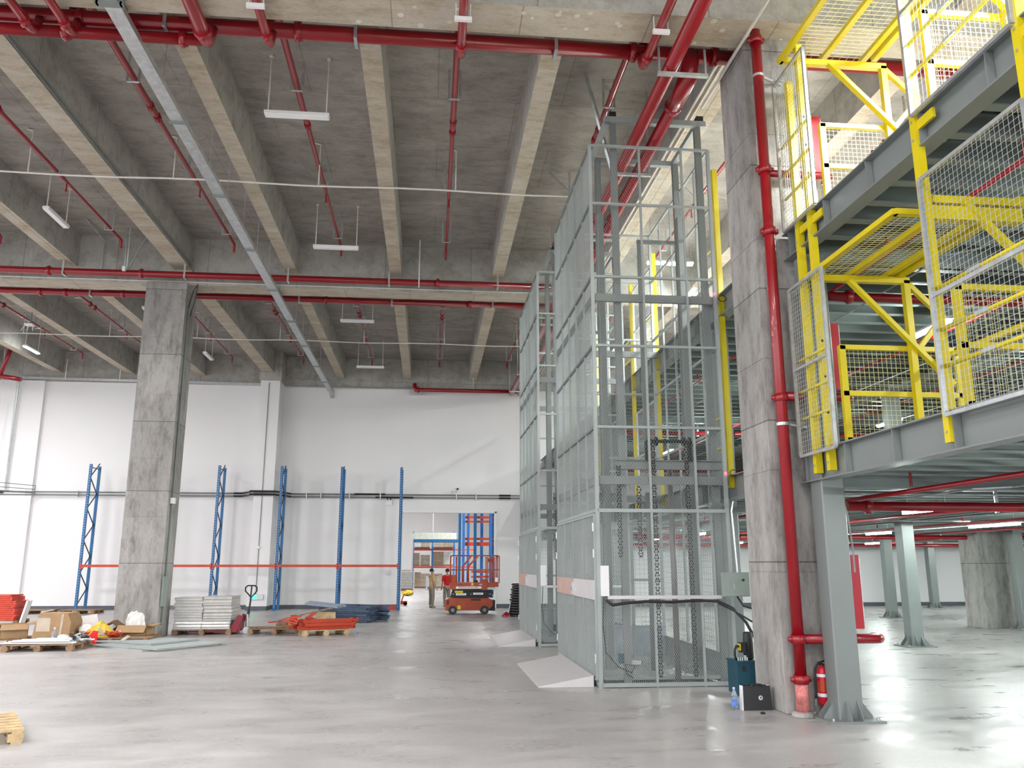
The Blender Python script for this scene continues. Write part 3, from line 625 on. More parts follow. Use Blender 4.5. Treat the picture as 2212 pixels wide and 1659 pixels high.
# ------------------------------------------------------------------ lamps and pipes under the decks
def tube_lamp(x, y, z, label, L=1.2, ax='y'):
    t = thing('tube_lamp', label, 'lamp', (x, y, z), 'lit tube lamps under the decks')
    a_, c_ = ((.06, L / 2) if ax == 'y' else (L / 2, .06))
    MB().box((x - a_, y - c_, z + .03), (x + a_, y + c_, z + .07)).build('housing', 'white', t)
    a_, c_ = ((.035, L / 2 - .02) if ax == 'y' else (L / 2 - .02, .045))
    MB().box((x - a_, y - c_, z - .02), (x + a_, y + c_, z + .03)).build('tube', 'lit', t)
    zt = 3.1 if z < 3 else 6.15 if z < 7 else ZS
    for s in (-.4, .4): MB().cyl((x if ax == 'y' else x + s * L, y + s * L if ax == 'y' else y, z + .07), (x if ax == 'y' else x + s * L, y + s * L if ax == 'y' else y, zt), .006, 5).build('hanger', 'galv', t)
k = 0
for x, ys in ((7.35, (6.6, 11.7, 16.9, 22.4, 27, 31.6)), (11.9, (11.2, 16.6, 21.2, 26.5, 31.6)), (17.5, (14.5, 19.5, 25.2, 31.6)), (22.5, (18, 25, 31.6)), (27.5, (26, 31.6))):  # rearmost lamps of the rows are added to brighten the far wall
    for y in ys:
        if (x, y) == (7.35, 6.6): tube_lamp(x, y, 2.6, 'lit tube lamp under the first deck, out at the right edge')
        elif (x, y) == (7.35, 11.7): tube_lamp(x, y, 2.58, 'lit tube lamp nearest the camera under the first deck')
        elif (x, y) == (11.9, 16.6): tube_lamp(x, y, 2.6, 'lit tube lamp above the free-standing steel column', 1.6)
        else: tube_lamp(x, y, 2.6, 'lit tube lamp under the first deck, %s row from the lifts, %s one going away' % ({7.35: 'first', 11.9: 'second', 17.5: 'third', 22.5: 'fourth', 27.5: 'fifth'}[x], 'first second third fourth fifth sixth'.split()[ys.index(y)]))
for x, ys in ((8.1, (7.4, 12.3, 17.6, 22.7, 27.5)), (12.4, (9, 15, 21, 27))):
    for y in ys: tube_lamp(x, y, 5.55, 'lit tube lamp under the upper deck behind the yellow gate' if (x, y) == (8.1, 12.3) else 'lit tube lamp under the upper deck, %s row from the edge, %s one going away' % ('first' if x < 9 else 'second', 'first second third fourth fifth'.split()[ys.index(y)]))
tube_lamp(5.95, 19.3, 9.25, 'bright lit lamp above the upper deck seen through the near lift', 1.2, 'x')
tube_lamp(6.6, 28, 9.4, 'lit lamp above the upper deck seen between the two lifts', 1.6); tube_lamp(7.2, 22, 9.25, 'lit lamp above the upper deck behind the near lift, lengthwise one', 1.6)
def deck_pipes(z, lv):
    for y in (10.9, 23.6, 33.5):
        t = thing('deck_fire_pipe', 'dark red pipe crossing under the %s, %s' % (lv, {10.9: 'just behind the right concrete column', 23.6: 'by the distant concrete column', 33.5: 'near the far wall'}[y]), 'pipe', (5.6, y, z))
        MB().tube([(5.7, y, z), (34, y, z)], .065, 12).build('pipe', 'red', t, True)
        for x in (6.0, 8.95, 13.1, 19.2): b = MB(); coupling(b, x, y, z, 'x', .065); b.build('coupling', 'red', t, True)
        for x in (7.9, 9.7, 15.2): MB().bar((x, y, z - .08), (x, y, z + .4), .05, .02).build('hanger', 'galv', t)
    for i, x in enumerate((5.75, 8.7, 11.5, 14.4, 18.3)):
        t = thing('deck_sprinkler_pipe', 'thin red sprinkler line running away under the %s, %s' % (lv, ('nearest the deck edge', 'second from the deck edge', 'third from the deck edge', 'fourth from the deck edge', 'farthest from the deck edge')[i]), 'pipe', (x, -1, z + .12))
        MB().tube([(x, -1, z + .08), (x, 33.4, z + .08)], .03, 8).build('pipe', 'red', t, True)
        for y in (3.5, 6.9, 9.4, 13.5, 17, 20.5, 27): MB().cyl((x, y, z + .13), (x, y, z + .3), .016, 6).build('sprinkler', 'red', t)
    t = thing('deck_conduit', 'bright thin conduits running under the ' + lv, 'conduit', (6.8, -1, z + .15), 'conduits under the decks')
    for x in (6.9, 10.1, 13.2): MB().tube([(x, -1, z + .12), (x, 9.2, z + .12), (x - .3, 9.5, z + .12), (x - .3, 33, z + .12)], .012, 5).build('conduit', 'galv', t)
    for y in (10.6, 17.2): MB().tube([(5.3, y, z + .145), (33, y, z + .145)], .016, 5).build('conduit', 'galv', t)
deck_pipes(2.58, 'first deck'); deck_pipes(5.6, 'upper deck')
t = thing('column_cable', 'thin pale conduit bending down the right side of the near steel column', 'conduit', (5.2, 10.1, 0))
MB().tube([(5.16, 9.95, 2.75), (5.16, 9.95, 0.3)], .01, 5).tube([(5.16, 9.95, 2.62), (5.36, 10.25, 2.4), (5.42, 10.3, 2.0), (5.42, 10.3, 1.7)], .012, 5).build('conduit', 'galv', t)

# ================================================================== GOODS LIFTS
def goods_lift(label):
    X0, X1, Y0, Y1, ZT = 2.6, 4.68, 12.75, 16.6, 8.83
    t = thing('goods_lift', label, 'lift', (X0, Y0, 0), 'goods lifts'); LV = (.04, 2.62, 3.94, 5.28, 6.46, 7.76, ZT)
    for x, y in ((X0, Y0), (X1, Y0), (X0, Y1), (X1, Y1)):
        b = MB(); post(b, x, y, 0, ZT, .055); b.build('corner_post', 'lift', t)
    for x in (3.46, 4.2): b = MB(); post(b, x, Y0, 0, ZT, .035); b.build('front_mullion', 'lift', t)
    for y in (13.52, 14.29, 15.06, 15.83):
        b = MB(); post(b, X0, y, 0, ZT, .035); b.build('side_mullion', 'lift', t)
        b = MB(); post(b, X1, y, 0, ZT, .035); b.build('side_mullion', 'lift', t)
    for z in LV:
        w_ = .055 if z in (2.62, .04) else .04
        MB().bar((X0, Y0, z), (X1, Y0, z), w_, w_).build('front_rail', 'lift', t)
        MB().bar((X0, Y0, z), (X0, Y1, z), w_, w_).build('side_rail', 'liftdark' if z > 3 else 'lift', t)
        MB().bar((X1, Y0, z), (X1, Y1, z), .04, .04).build('side_rail', 'lift', t)
        MB().bar((X0, Y1, z), (X1, Y1, z), .04, .04).build('back_rail', 'lift', t)
    for z in (3.1, 6.12):
        MB().bar((X0 - .01, Y0 + .08, z), (X1 + .07, Y0 + .08, z), .06, .13).build('landing_beam', 'liftdark', t)
        MB().bar((X0 + .05, Y0 + .1, z), (X0 + .05, Y1, z), .08, .13).build('landing_beam', 'liftdark', t)
        MB().bar((X0, Y1 - .08, z), (X1 + .07, Y1 - .08, z), .06, .13).build('landing_beam', 'liftdark', t)
    # expanded-metal infill
    MB().diamond((X0 + .02, Y1, 2.65), (0, Y0 - Y1, 0), (0, 0, ZT - 2.65), .028, .0032).build('side_mesh', 'mesh', t, kind='stuff')
    MB().diamond((X0, Y0 + .02, .06), (X1 - X0, 0, 0), (0, 0, 2.54), .024, .0026).build('front_lower_mesh', 'mesh', t, kind='stuff')
    MB().diamond((X0, Y0 + .02, 2.65), (X1 - X0, 0, 0), (0, 0, ZT - 2.65), .036, .0015).build('front_upper_mesh', 'mesh', t, kind='stuff')
    # double door on the left side
    ym = (Y0 + Y1) / 2
    for y0, y1, s in ((Y0 + .05, ym - .01, 'sheet'), (ym + .01, Y1 - .05, 'warmsheet')):
        d = MB()
        for a_, c_ in (((X0 - .04, y0, .12), (X0 - .04, y0, 2.56)), ((X0 - .04, y1, .12), (X0 - .04, y1, 2.56)), ((X0 - .04, y0, .12), (X0 - .04, y1, .12)), ((X0 - .04, y0, 2.56), (X0 - .04, y1, 2.56)), ((X0 - .04, (y0 + y1) / 2, .12), (X0 - .04, (y0 + y1) / 2, 2.56))): d.bar(a_, c_, .035, .035, (1, 0, 0))
        d = d.build('door_leaf', 'lift', t)
        MB().box((X0 - .065, y0, 1.27), (X0 - .055, y1, 1.56)).build('kick_band', s, d)
        MB().diamond((X0 - .04, y1, .13), (0, y0 - y1, 0), (0, 0, 2.42), .024, .003).build('door_mesh', 'mesh', d, kind='stuff')
        for z in (.35, 1.9, 2.3):
            yy = y0 if s == 'sheet' else y1; MB().cyl((X0 - .06, yy, z), (X0 - .06, yy, z + .13), .018, 8).build('hinge', 'galv', d)
    MB().box((X0 - .1, ym - .07, 1.36), (X0 - .06, ym + .07, 1.42)).box((X0 - .1, ym - .02, 1.3), (X0 - .06, ym + .02, 1.5)).build('latch', 'galv', t)
    # guide masts with top frame
    for x in (3.06, 4.58):
        for y in (12.95, 14.3):
            b = MB(); b.box((x - .055, y - .04, 0), (x + .055, y - .03, 9.36)).box((x - .055, y - .04, 0), (x - .045, y + .04, 9.36)).box((x + .045, y - .04, 0), (x + .055, y + .04, 9.36)); b.build('guide_mast', 'liftdark', t)
        MB().bar((x - .1 if x < 4 else x, 12.85, 9.41), (x - .1 if x < 4 else x, 14.45, 9.41), .09, .1).build('top_side_beam', 'lift', t)
    MB().bar((2.9, 12.9, 9.41), (4.72, 12.9, 9.41), .1, .1).build('top_front_beam', 'lift', t)
    MB().bar((2.9, 14.4, 9.41), (4.72, 14.4, 9.41), .1, .1).build('top_back_beam', 'lift', t)
    for x in (3.05, 4.62): MB().box((x - .06, 12.86, 9.46), (x + .06, 13.0, 9.56)).build('top_buffer', 'black', t)
    for x in (3.06, 4.58): MB().box((x - .05, 14.1, 0), (x + .05, 14.3, 8.2)).build('inner_post', 'steel', t)
    b = MB(); b.bar((3.88, 14.5, 4.0), (3.88, 14.5, 7.82), .07); b.bar((4.66, 14.5, 4.0), (4.66, 14.5, 7.82), .07); b.bar((3.84, 14.5, 7.82), (4.7, 14.5, 7.82), .07); b.build('carriage_frame', 'liftdark', t)
    # crosshead, sprockets, chains, rams
    MB().ibeam((2.96, 12.92, 3.36), (4.7, 12.92, 3.36), .1, .15).build('crosshead_beam', 'liftdark', t)
    MB().cyl((3.45, 12.9, 3.74), (4.14, 12.9, 3.74), .028, 10).build('sprocket_shaft', 'chain', t)
    for x in (3.5, 3.62, 4.08, 4.17): MB().cyl((x - .015, 12.9, 3.74), (x + .015, 12.9, 3.74), .075, 14).build('sprocket', 'chain', t)
    for x in (3.46, 4.16): MB().bar((x, 12.9, 3.42), (x, 12.9, 3.74), .06).build('sprocket_bracket', 'chain', t)
    for x, za, zb_ in ((3.55, .12, 3.72), (4.1, .12, 3.72), (3.5, 3.42, 3.72), (4.18, 3.42, 3.72), (2.98, 1.9, 3.3), (3.3, 1.9, 3.0)):
        b = MB(); z = za; q = 0
        while z < zb_:
            wd = .036 if q % 2 else .02; b.box((x - wd, 12.86, z), (x - wd + .012, 12.88, z + .045)); b.box((x + wd - .012, 12.86, z), (x + wd, 12.88, z + .045)); b.box((x - .03, 12.865, z + .015), (x + .03, 12.875, z + .027)); z += .045; q += 1
        b.build('lift_chain', 'chain', t, kind='stuff')
    MB().cyl((3.9, 13.15, 0), (3.9, 13.15, 3.3), .045, 14).build('hydraulic_ram', 'ram', t, True)
    MB().cyl((3.72, 13.9, 0), (3.72, 13.9, 3.0), .045, 12).build('hydraulic_ram', 'liftdark', t, True)
    # car: kick sheets and square mesh at the back
    MB().box((2.8, 16.3, .05), (4.6, 16.34, .62)).build('car_back_sheet', 'sheet2', t); MB().box((2.75, 13.2, .05), (4.6, 16.3, .1)).build('car_floor', 'lift', t)
    MB().box((4.6, 13.2, .1), (4.63, 16.3, .45)).build('car_side_sheet', 'steel', t)
    MB().grid((2.8, 16.32, .62), (1.8, 0, 0), (0, 0, 1.9), 20, 21, .006).build('car_back_mesh', 'mesh', t, kind='stuff')
    MB().grid((4.62, 13.2, .45), (0, 3.1, 0), (0, 0, 2.0), 30, 20, .006).build('car_side_mesh', 'mesh', t, kind='stuff')
    for x in (3.4, 4.0): MB().bar((x, 16.3, .1), (x, 16.3, 2.55), .05).build('car_post', 'lift', t)
    for z in (.62, 1.5, 2.55): MB().bar((2.8, 16.3, z), (4.62, 16.3, z), .05).build('car_rail', 'lift', t)
    MB().box((2.62, 12.66, 1.33), (2.74, 12.75, 1.78)).build('call_station', 'white', t)
    MB().bar((2.72, 12.7, 1.31), (4.5, 12.7, 1.31), .05, .05).build('cable_trunking', 'sheet', t)
    MB().box((3.0, 13.0, .3), (3.28, 13.04, .36)).build('limit_switch_arm', 'sheet', t); MB().box((2.94, 12.95, .32), (3.05, 13.05, .46)).build('limit_switch', 'teal', t)
    MB().tube([(2.68, 12.8, 1.3), (2.66, 12.8, .9), (2.7, 12.82, .5), (2.9, 12.85, .28), (3.1, 12.85, .2), (3.15, 12.85, .3), (3.0, 12.85, .32), (3.02, 12.85, .18), (3.12, 12.85, .12)], .008, 5).build('loose_cable', 'black', t)
    return t
l1 = goods_lift('near grey steel goods lift tower with its mesh doors and ramp on the left side')
l2 = dup(l1, (2.52, 19.05, 0), label='far grey steel goods lift tower standing behind the near one')
def lift_ramp(x0, x1, y0, y1, label):
    b = MB(); b.prism([(x1, y0, 0), (x1, y0, .16), (x0, y0, .012), (x0, y0, 0)], (0, y1 - y0, 0))
    return tag(b.build('ramp', 'sheet'), label, 'ramp', 'lift ramps')
lift_ramp(1.68, 2.52, 12.9, 15.9, 'low steel ramp in front of the near lift doors'); lift_ramp(1.6, 2.44, 19.2, 22.0, 'low steel ramp in front of the far lift doors')
t = thing('power_cable', 'thick black cable bundle sagging along the front of the near lift to the pump', 'cable', (3.6, 12.66, 1.2))
MB().tube([(2.68, 12.64, 1.27), (2.78, 12.63, 1.2), (3.0, 12.63, 1.23), (3.3, 12.63, 1.25), (3.7, 12.63, 1.24), (4.1, 12.63, 1.26), (4.4, 12.6, 1.25), (4.6, 12.5, 1.15), (4.72, 12.3, .95), (4.78, 12.1, .7), (4.7, 11.9, .6)], .022, 8).build('cable', 'black', t, True)
MB().tube([(4.4, 12.55, 1.22), (4.55, 12.3, 1.12), (4.7, 11.8, .95), (4.7, 11.5, .7)], .014, 6).tube([(4.6, 12.3, 1.33), (4.65, 12.2, 1.2), (4.8, 12.1, 1.15)], .014, 6).build('cable', 'black', t, True)
t = thing('control_cabinet', 'small grey-green control cabinet behind the right concrete column', 'cabinet', (4.46, 12.3, 1.33))
MB().box((4.42, 12.3, 1.33), (4.8, 12.46, 1.68)).build('body', 'ctrlbox', t); MB().box((4.43, 12.285, 1.34), (4.79, 12.3, 1.67)).build('door', 'ctrlbox', t)
MB().cyl((4.7, 12.285, 1.57), (4.7, 12.27, 1.57), .018, 10).build('knob', 'black', t); MB().box((4.54, 12.275, 1.43), (4.57, 12.285, 1.54)).build('lock_handle', 'galv', t)
MB().tube([(4.66, 12.4, 1.68), (4.62, 12.4, 2.6), (4.66, 12.4, 2.75)], .014, 6).build('conduit', 'galv', t)
t = thing('warning_light', 'small red warning light with a coil of wire on the near lift', 'lamp', (4.66, 12.7, 6.2))
MB().lathe((4.66, 12.72, 6.19), [(.02, 0), (.022, .03), (.012, .045)], 10).build('lens', 'red_lamp', t); MB().tube([(4.78 + .07 * math.cos(a_ * .6), 12.68, 6.12 + .05 * math.sin(a_ * .6)) for a_ in range(22)], .006, 5).build('wire_coil', 'black', t)
t = thing('warning_light', 'small red warning light low on the near lift beside the column', 'lamp', (4.68, 12.7, 3.19))
MB().lathe((4.68, 12.72, 3.19), [(.02, 0), (.022, .03), (.012, .045)], 10).build('lens', 'red_lamp', t); MB().tube([(4.8 + .06 * math.cos(a_ * .6), 12.68, 3.22 + .05 * math.sin(a_ * .6)) for a_ in range(22)], .006, 5).build('wire_coil', 'black', t)

# ================================================================== PALLET RACK ALONG THE FAR WALL
XS = (-13.5, -11.0, -8.5, -6.02, -3.6, -1.18)
rk = thing('pallet_rack', 'empty single-tier blue and orange pallet rack standing along the far white wall', 'rack', (-7, 34.4, 0))
for x in XS:
    fr = MB().bar((x, 34.44, 5.6), (x, 35.27, 5.6), .03, .03).build('upright_frame', 'navy', rk)
    for y in (34.4, 35.3):
        MB().box((x - .05, y - .03, 0), (x - .04, y + .04, 5.72)).box((x + .04, y - .03, 0), (x + .05, y + .04, 5.72)).box((x - .05, y - .035, 0), (x + .05, y - .025, 5.72)).build('upright', 'blue', fr)
        MB().box((x - .08, y - .07, 0), (x + .08, y + .07, .012)).build('foot_plate', 'blue', fr)
    z = .25; k = 0
    while z < 5.4:
        a_, c_ = (34.44, 35.27) if k % 2 == 0 else (35.27, 34.44)
        MB().bar((x, a_, z), (x, c_, z + .62), .035, .03).build('lattice_brace', 'navy', fr); z += .62; k += 1
    b = MB()
    for i in range(56): b.box((x + .05, 35.28, .15 + i * .1), (x + .052, 35.31, .19 + i * .1)); b.box((x - .015, 34.364, .15 + i * .1), (x + .015, 34.366, .17 + i * .1))
    b.build('slot_holes', 'sheet', fr, kind='stuff')
for i in range(5):
    x0, x1 = XS[i] + .05, XS[i + 1] - .05
    bm_ = MB().box((x0, 34.33, 1.69), (x1, 34.38, 1.79)).build('beam', 'orange', rk)
    for x in (x0, x1): MB().box((x - .025, 34.32, 1.62), (x + .025, 34.33, 1.84)).build('end_plate', 'orange', bm_)
tag(MB().box((-3.2, 34.45, .02), (-1.25, 34.5, .2)).box((-2.25, 34.3, 0), (-2.0, 34.42, .12)).build('rack_beam', 'orange'), 'orange beam lying low at the foot of the rack beside the doorway', 'beam')

ORD = 'lowest,second lowest,third lowest,fourth lowest,fifth lowest,sixth lowest,seventh lowest,eighth lowest,ninth lowest,tenth lowest,eleventh lowest,twelfth lowest,thirteenth lowest,fourteenth lowest,fifteenth lowest,sixteenth lowest'.split(',')
# ================================================================== THINGS ON THE FLOOR
def pallet(x, y, w_, d, rz, label, mm='wood', h=.144, group=None):
    t = thing('pallet', label, 'pallet', (x, y, 0), group)
    n = 7
    for i in range(n):
        yy = y - d / 2 + .05 + (d - .1) * i / (n - 1); MB().box((x - w_ / 2, yy - .048, h - .022), (x + w_ / 2, yy + .048, h)).build('top_board', mm, t)
    for sx in (-1, 0, 1):
        MB().box((x + sx * (w_ / 2 - .06) - .05, y - d / 2, h - .044), (x + sx * (w_ / 2 - .06) + .05, y + d / 2, h - .022)).build('stringer_board', mm, t)
        MB().box((x + sx * (w_ / 2 - .06) - .05, y - d / 2, 0), (x + sx * (w_ / 2 - .06) + .05, y + d / 2, .02)).build('bottom_board', mm, t)
        for sy in (-1, 0, 1): MB().box((x + sx * (w_ / 2 - .07) - .07, y + sy * (d / 2 - .07) - .07, .02), (x + sx * (w_ / 2 - .07) + .07, y + sy * (d / 2 - .07) + .07, h - .044)).build('block', mm, t)
    t.rotation_euler.z = rz; return t
def blob(name, c, r, mm, label, cat, seed, ph=0):
    """crumpled bag / film: a noisy squashed sphere resting on z"""
    rnd = random.Random(seed); n, k = 14, 8; b = MB(); pr = []
    amp = [[rnd.uniform(.72, 1.15) for _ in range(n)] for _ in range(k + 1)]
    vs = []
    for i in range(k + 1):
        a_ = PI * i / k
        for j in range(n):
            q = amp[i][j] if 0 < i < k else 1; f = 2 * PI * j / n
            vs.append((c[0] + r[0] * math.sin(a_) * math.cos(f) * q, c[1] + r[1] * math.sin(a_) * math.sin(f) * q, c[2] + r[2] * (1 - math.cos(a_)) * (.85 + .15 * q)))
    b._add(vs, [(i * n + j, i * n + (j + 1) % n, (i + 1) * n + (j + 1) % n, (i + 1) * n + j) for i in range(k) for j in range(n)])
    return tag(b.build(name, mm), label, cat)
def carton(x, y, z, w_, d, h, rz, label, mm='card', flaps=0, cat='box'):
    t = thing('cardboard_box', label, cat, (x, y, z)); th = .012
    if not flaps: MB().box((x - w_ / 2, y - d / 2, z), (x + w_ / 2, y + d / 2, z + h)).build('body', mm, t); MB().box((x - .03, y - d / 2 - .002, z + h * .55), (x + .03, y + d / 2 + .002, z + h + .002)).build('tape', 'palecard', t)
    else:
        b = MB(); b.box((x - w_ / 2, y - d / 2, z), (x + w_ / 2, y + d / 2, z + th))
        for a_, c_ in (((x - w_ / 2, y - d / 2, z), (x + w_ / 2, y - d / 2 + th, z + h)), ((x - w_ / 2, y + d / 2 - th, z), (x + w_ / 2, y + d / 2, z + h)), ((x - w_ / 2, y - d / 2, z), (x - w_ / 2 + th, y + d / 2, z + h)), ((x + w_ / 2 - th, y - d / 2, z), (x + w_ / 2, y + d / 2, z + h))): b.box(a_, c_)
        b.build('body', mm, t)
        MB().prism([(x - w_ / 2, y - d / 2, z + h), (x + w_ / 2, y - d / 2, z + h), (x + w_ / 2 - .02, y - d / 2 - .10, z + h - flaps * .8), (x - w_ / 2 - .02, y - d / 2 - .10, z + h - flaps * .8)], (0, -.008, .004)).build('flap', mm, t)
        MB().prism([(x + w_ / 2, y - d / 2, z + h), (x + w_ / 2, y + d / 2, z + h), (x + w_ / 2 + .16, y + d / 2, z + h + .02), (x + w_ / 2 + .16, y - d / 2, z + h - .02)], (0, 0, .008)).build('flap', mm, t)
        MB().prism([(x - w_ / 2, y - d / 2, z + h), (x - w_ / 2, y + d / 2, z + h), (x - w_ / 2 - .2, y + d / 2, z + h - .14), (x - w_ / 2 - .2, y - d / 2, z + h - .17)], (0, 0, .008)).build('flap', 'carddark', t)
    t.rotation_euler.z = rz; return t
def sheet_bag(c, w_, h, d, mm, label, cat, seed, peak=.3):
    rnd = random.Random(seed); nx, nz = 9, 6; b = MB(); vs = []
    for side in (0, 1):
        for i in range(nx + 1):
            for j in range(nz + 1):
                u, v = i / nx, j / nz; bul = math.sin(PI * u) * (1 - v * .75) * d / 2
                x = c[0] + (u - .5) * w_ * (1 - .25 * v) + rnd.uniform(-.02, .02); z = c[2] + v * h * (1 - peak * abs(u - .45) * 2) + (rnd.uniform(-.02, .03) if 0 < j else 0)
                vs.append((x, c[1] + (bul if side else -bul) + rnd.uniform(-.015, .015), max(c[2], z)))
    k = (nx + 1) * (nz + 1); g = lambda s_, i, j: s_ * k + i * (nz + 1) + j; fs = []
    for i in range(nx):
        for j in range(nz): fs += [(g(0, i, j), g(0, i + 1, j), g(0, i + 1, j + 1), g(0, i, j + 1)), (g(1, i, j), g(1, i, j + 1), g(1, i + 1, j + 1), g(1, i + 1, j))]
        fs += [(g(0, i, nz), g(0, i + 1, nz), g(1, i + 1, nz), g(1, i, nz)), (g(0, i, 0), g(1, i, 0), g(1, i + 1, 0), g(0, i + 1, 0))]
    for j in range(nz): fs += [(g(0, 0, j), g(0, 0, j + 1), g(1, 0, j + 1), g(1, 0, j)), (g(0, nx, j), g(1, nx, j), g(1, nx, j + 1), g(0, nx, j + 1))]
    b._add(vs, fs); return tag(b.build('plastic_bag', mm), label, cat)
# -- near left corner pallet
pallet(-4.93, 9.77, 1.2, 1.2, .5, 'pale wooden pallet in the bottom left corner of the picture', 'palewood')
# -- white shelf profiles on a dark pallet
pallet(-8.2, 19.65, 1.42, 1.2, .05, 'dark wooden pallet on the left loaded with white metal strips')
for i, (x0, x1, y, z) in enumerate(((-8.98, -7.5, 19.25, .15), (-8.9, -7.55, 19.5, .15), (-8.95, -7.5, 19.75, .15), (-8.7, -7.4, 20.0, .15), (-8.85, -7.6, 19.35, .18), (-8.8, -7.5, 19.65, .18), (-8.6, -7.45, 19.9, .18))):
    b = MB(); b.box((x0, y - .1, z), (x1, y + .1, z + .004)).box((x0, y - .1, z), (x1, y - .095, z + .026)).box((x0, y + .095, z), (x1, y + .1, z + .026))
    tag(b.build('metal_strip', 'white'), ('front lower white metal strip lying on the dark pallet', 'second lower white metal strip on the dark pallet', 'third lower white metal strip on the dark pallet', 'rearmost lower white metal strip on the dark pallet', 'front upper white metal strip on the dark pallet', 'middle upper white metal strip on the dark pallet', 'rear upper white metal strip on the dark pallet')[i], 'metal strip', 'white metal strips on the pallet')
rnd = random.Random(3)
for i in range(7):
    x, y = -7.62 + rnd.uniform(-.1, .1), 19.35 + i * .1; b = MB(); b.bar((x - .08, y, .215), (x + .08, y + rnd.uniform(-.05, .05), .235), .05, .05); b.bar((x, y, .2), (x + .03, y, .27), .04)
    tag(b.build('metal_offcut', 'chain' if i % 2 else 'galv'), 'small dark metal fitting heaped at the right end of the white strips' if i % 2 else 'small shiny metal fitting heaped at the right end of the white strips', 'fitting', 'metal fittings on the pallet')
# big taped carton behind it
t = thing('cardboard_box', 'large taped cardboard box with slanting top edges behind the white metal strips', 'box', (-8.45, 20.9, 0))
b = MB(); x0, x1, y0, y1 = -8.98, -8.16, 20.55, 21.2
b.prism([(x0, y0, 0), (x1, y0, 0), (x1 + .03, y0, .50), (x1 - .06, y0, .70), (x0 + .14, y0, .70), (x0 + .08, y0, .52)], (0, y1 - y0, 0)); b.build('body', 'card', t)
MB().box((x0 + .1, y0 - .004, .3), (x0 + .4, y0 - .001, .60)).build('side_flap', 'palecard', t)
MB().bar((x1 - .2, y0 - .004, .01), (x1 - .16, y0 - .004, .68), .05, .004).build('tape', 'palecard', t)
tag(MB().bar((-8.85, 20.7, .72), (-8.7, 20.9, .76), .05, .02).build('plastic_strip', 'galv'), 'pale strip of plastic lying on the large taped box', 'strip')
pallet(-9.55, 20.9, 1.0, 1.0, .4, 'pallet cut by the left edge beside the large taped box')
carton(-9.45, 20.75, .145, .55, .5, .32, .5, 'opened cardboard box at the left edge of the picture', flaps=.15)
# clutter pallet
pallet(-7.25, 21.1, 1.7, 1.0, 0, 'dark pallet under the rubbish heap in front of the left column')
carton(-6.93, 21.35, .145, .68, .5, .24, -.08, 'open cardboard box with hanging flap in front of the left column', flaps=.2)
sheet_bag((-6.98, 21.4, .18), .5, .52, .2, 'bagwhite', 'white crumpled bag standing in the open cardboard box', 'bag', 5, .15)
sheet_bag((-7.55, 20.85, .15), .75, .36, .4, 'bagyellow', 'yellow crumpled bag on the rubbish heap', 'bag', 2, .6)
blob('plastic_bag', (-7.95, 21.0, .15), (.18, .2, .14), 'bagwhite', 'clear crumpled film left of the yellow bag', 'bag', 9)
rnd = random.Random(77)
for i in range(16):
    x, y = rnd.uniform(-8.1, -7.15), rnd.uniform(20.65, 20.95); mm = ('card', 'bagwhite', 'orangered', 'carddark', 'palecard', 'orange')[i % 6]
    tag(MB().bar((x, y, .17 + .1 * rnd.random()), (x + rnd.uniform(-.12, .12), y + rnd.uniform(-.1, .1), .2 + .16 * rnd.random()), rnd.uniform(.05, .14), .02).build('rubbish_scrap', mm), 'small %s scrap in the rubbish heap before the left column' % ('brown card', 'white film', 'rusty red', 'dark card', 'pale paper', 'orange')[i % 6], 'scrap', 'scraps in the rubbish heap')
blob('plastic_bag', (-8.2, 20.35, .01), (.16, .14, .12), 'bagwhite', 'white knotted bag beside the blue-labelled bottle', 'bag', 12)
blob('plastic_bag', (-7.25, 20.8, .15), (.22, .16, .07), 'orangered', 'brown and orange wrapper at the foot of the rubbish heap', 'wrapper', 14)
blob('plastic_bag', (-8.05, 21.3, .15), (.2, .16, .11), 'bagred', 'red crumpled wrapper behind the clear film', 'wrapper', 17)
tag(MB().prism([(-7.85, 20.5, .01), (-7.5, 20.5, .01), (-7.5, 20.5, .3), (-7.6, 20.5, .32)], (0, .02, .0)).build('red_sheet', 'bagred'), 'bright red triangular sheet leaning on the rubbish heap', 'sheet')
tag(MB().prism([(-7.1, 20.5, .02), (-7.0, 20.5, .02), (-6.8, 20.6, .18), (-6.88, 20.6, .2)], (0, .01, 0)).build('paper_sheet', 'palecard'), 'pale strip of paper sticking out below the open box', 'paper')
tag(MB().prism([(-7.75, 21.1, .3), (-7.4, 21.1, .5), (-7.1, 21.2, .26), (-7.14, 21.2, .22), (-7.42, 21.1, .44)], (0, .3, 0)).build('cardboard_flap', 'carddark'), 'bent piece of cardboard over the yellow bag', 'cardboard')
t = thing('foam_board', 'pale grey foam sheet standing behind the bottle and rubbish', 'board', (-8.2, 21.7, 0)); b = MB()
b.prism([(-8.15, 21.7, 0), (-7.85, 21.7, 0), (-8.02, 21.75, .62), (-8.38, 21.75, .56)], (0, .04, 0)); b.build('board', 'bagwhite', t)
def bottle(x, y, z, label, h=.27):
    t = thing('water_bottle', label, 'bottle', (x, y, z)); s = h / .27
    MB().lathe((x, y, z), [(.036 * s, 0), (.04 * s, .01 * s), (.04 * s, .07 * s), (.037 * s, .09 * s), (.04 * s, .11 * s), (.04 * s, .165 * s), (.03 * s, .2 * s), (.014 * s, .235 * s), (.013 * s, .25 * s)], 16).build('body', 'clear', t, True)
    MB().lathe((x, y, z), [(.016 * s, .246 * s), (.016 * s, .27 * s)], 12).build('cap', 'bluecap', t); MB().lathe((x, y, z), [(.0408 * s, .05 * s), (.0408 * s, .11 * s)], 16).build('label_band', 'bluelabel', t)
    MB().lathe((x, y, z), [(.035 * s, .008 * s), (.037 * s, .16 * s)], 12).build('water', 'clear', t, True)
    return t
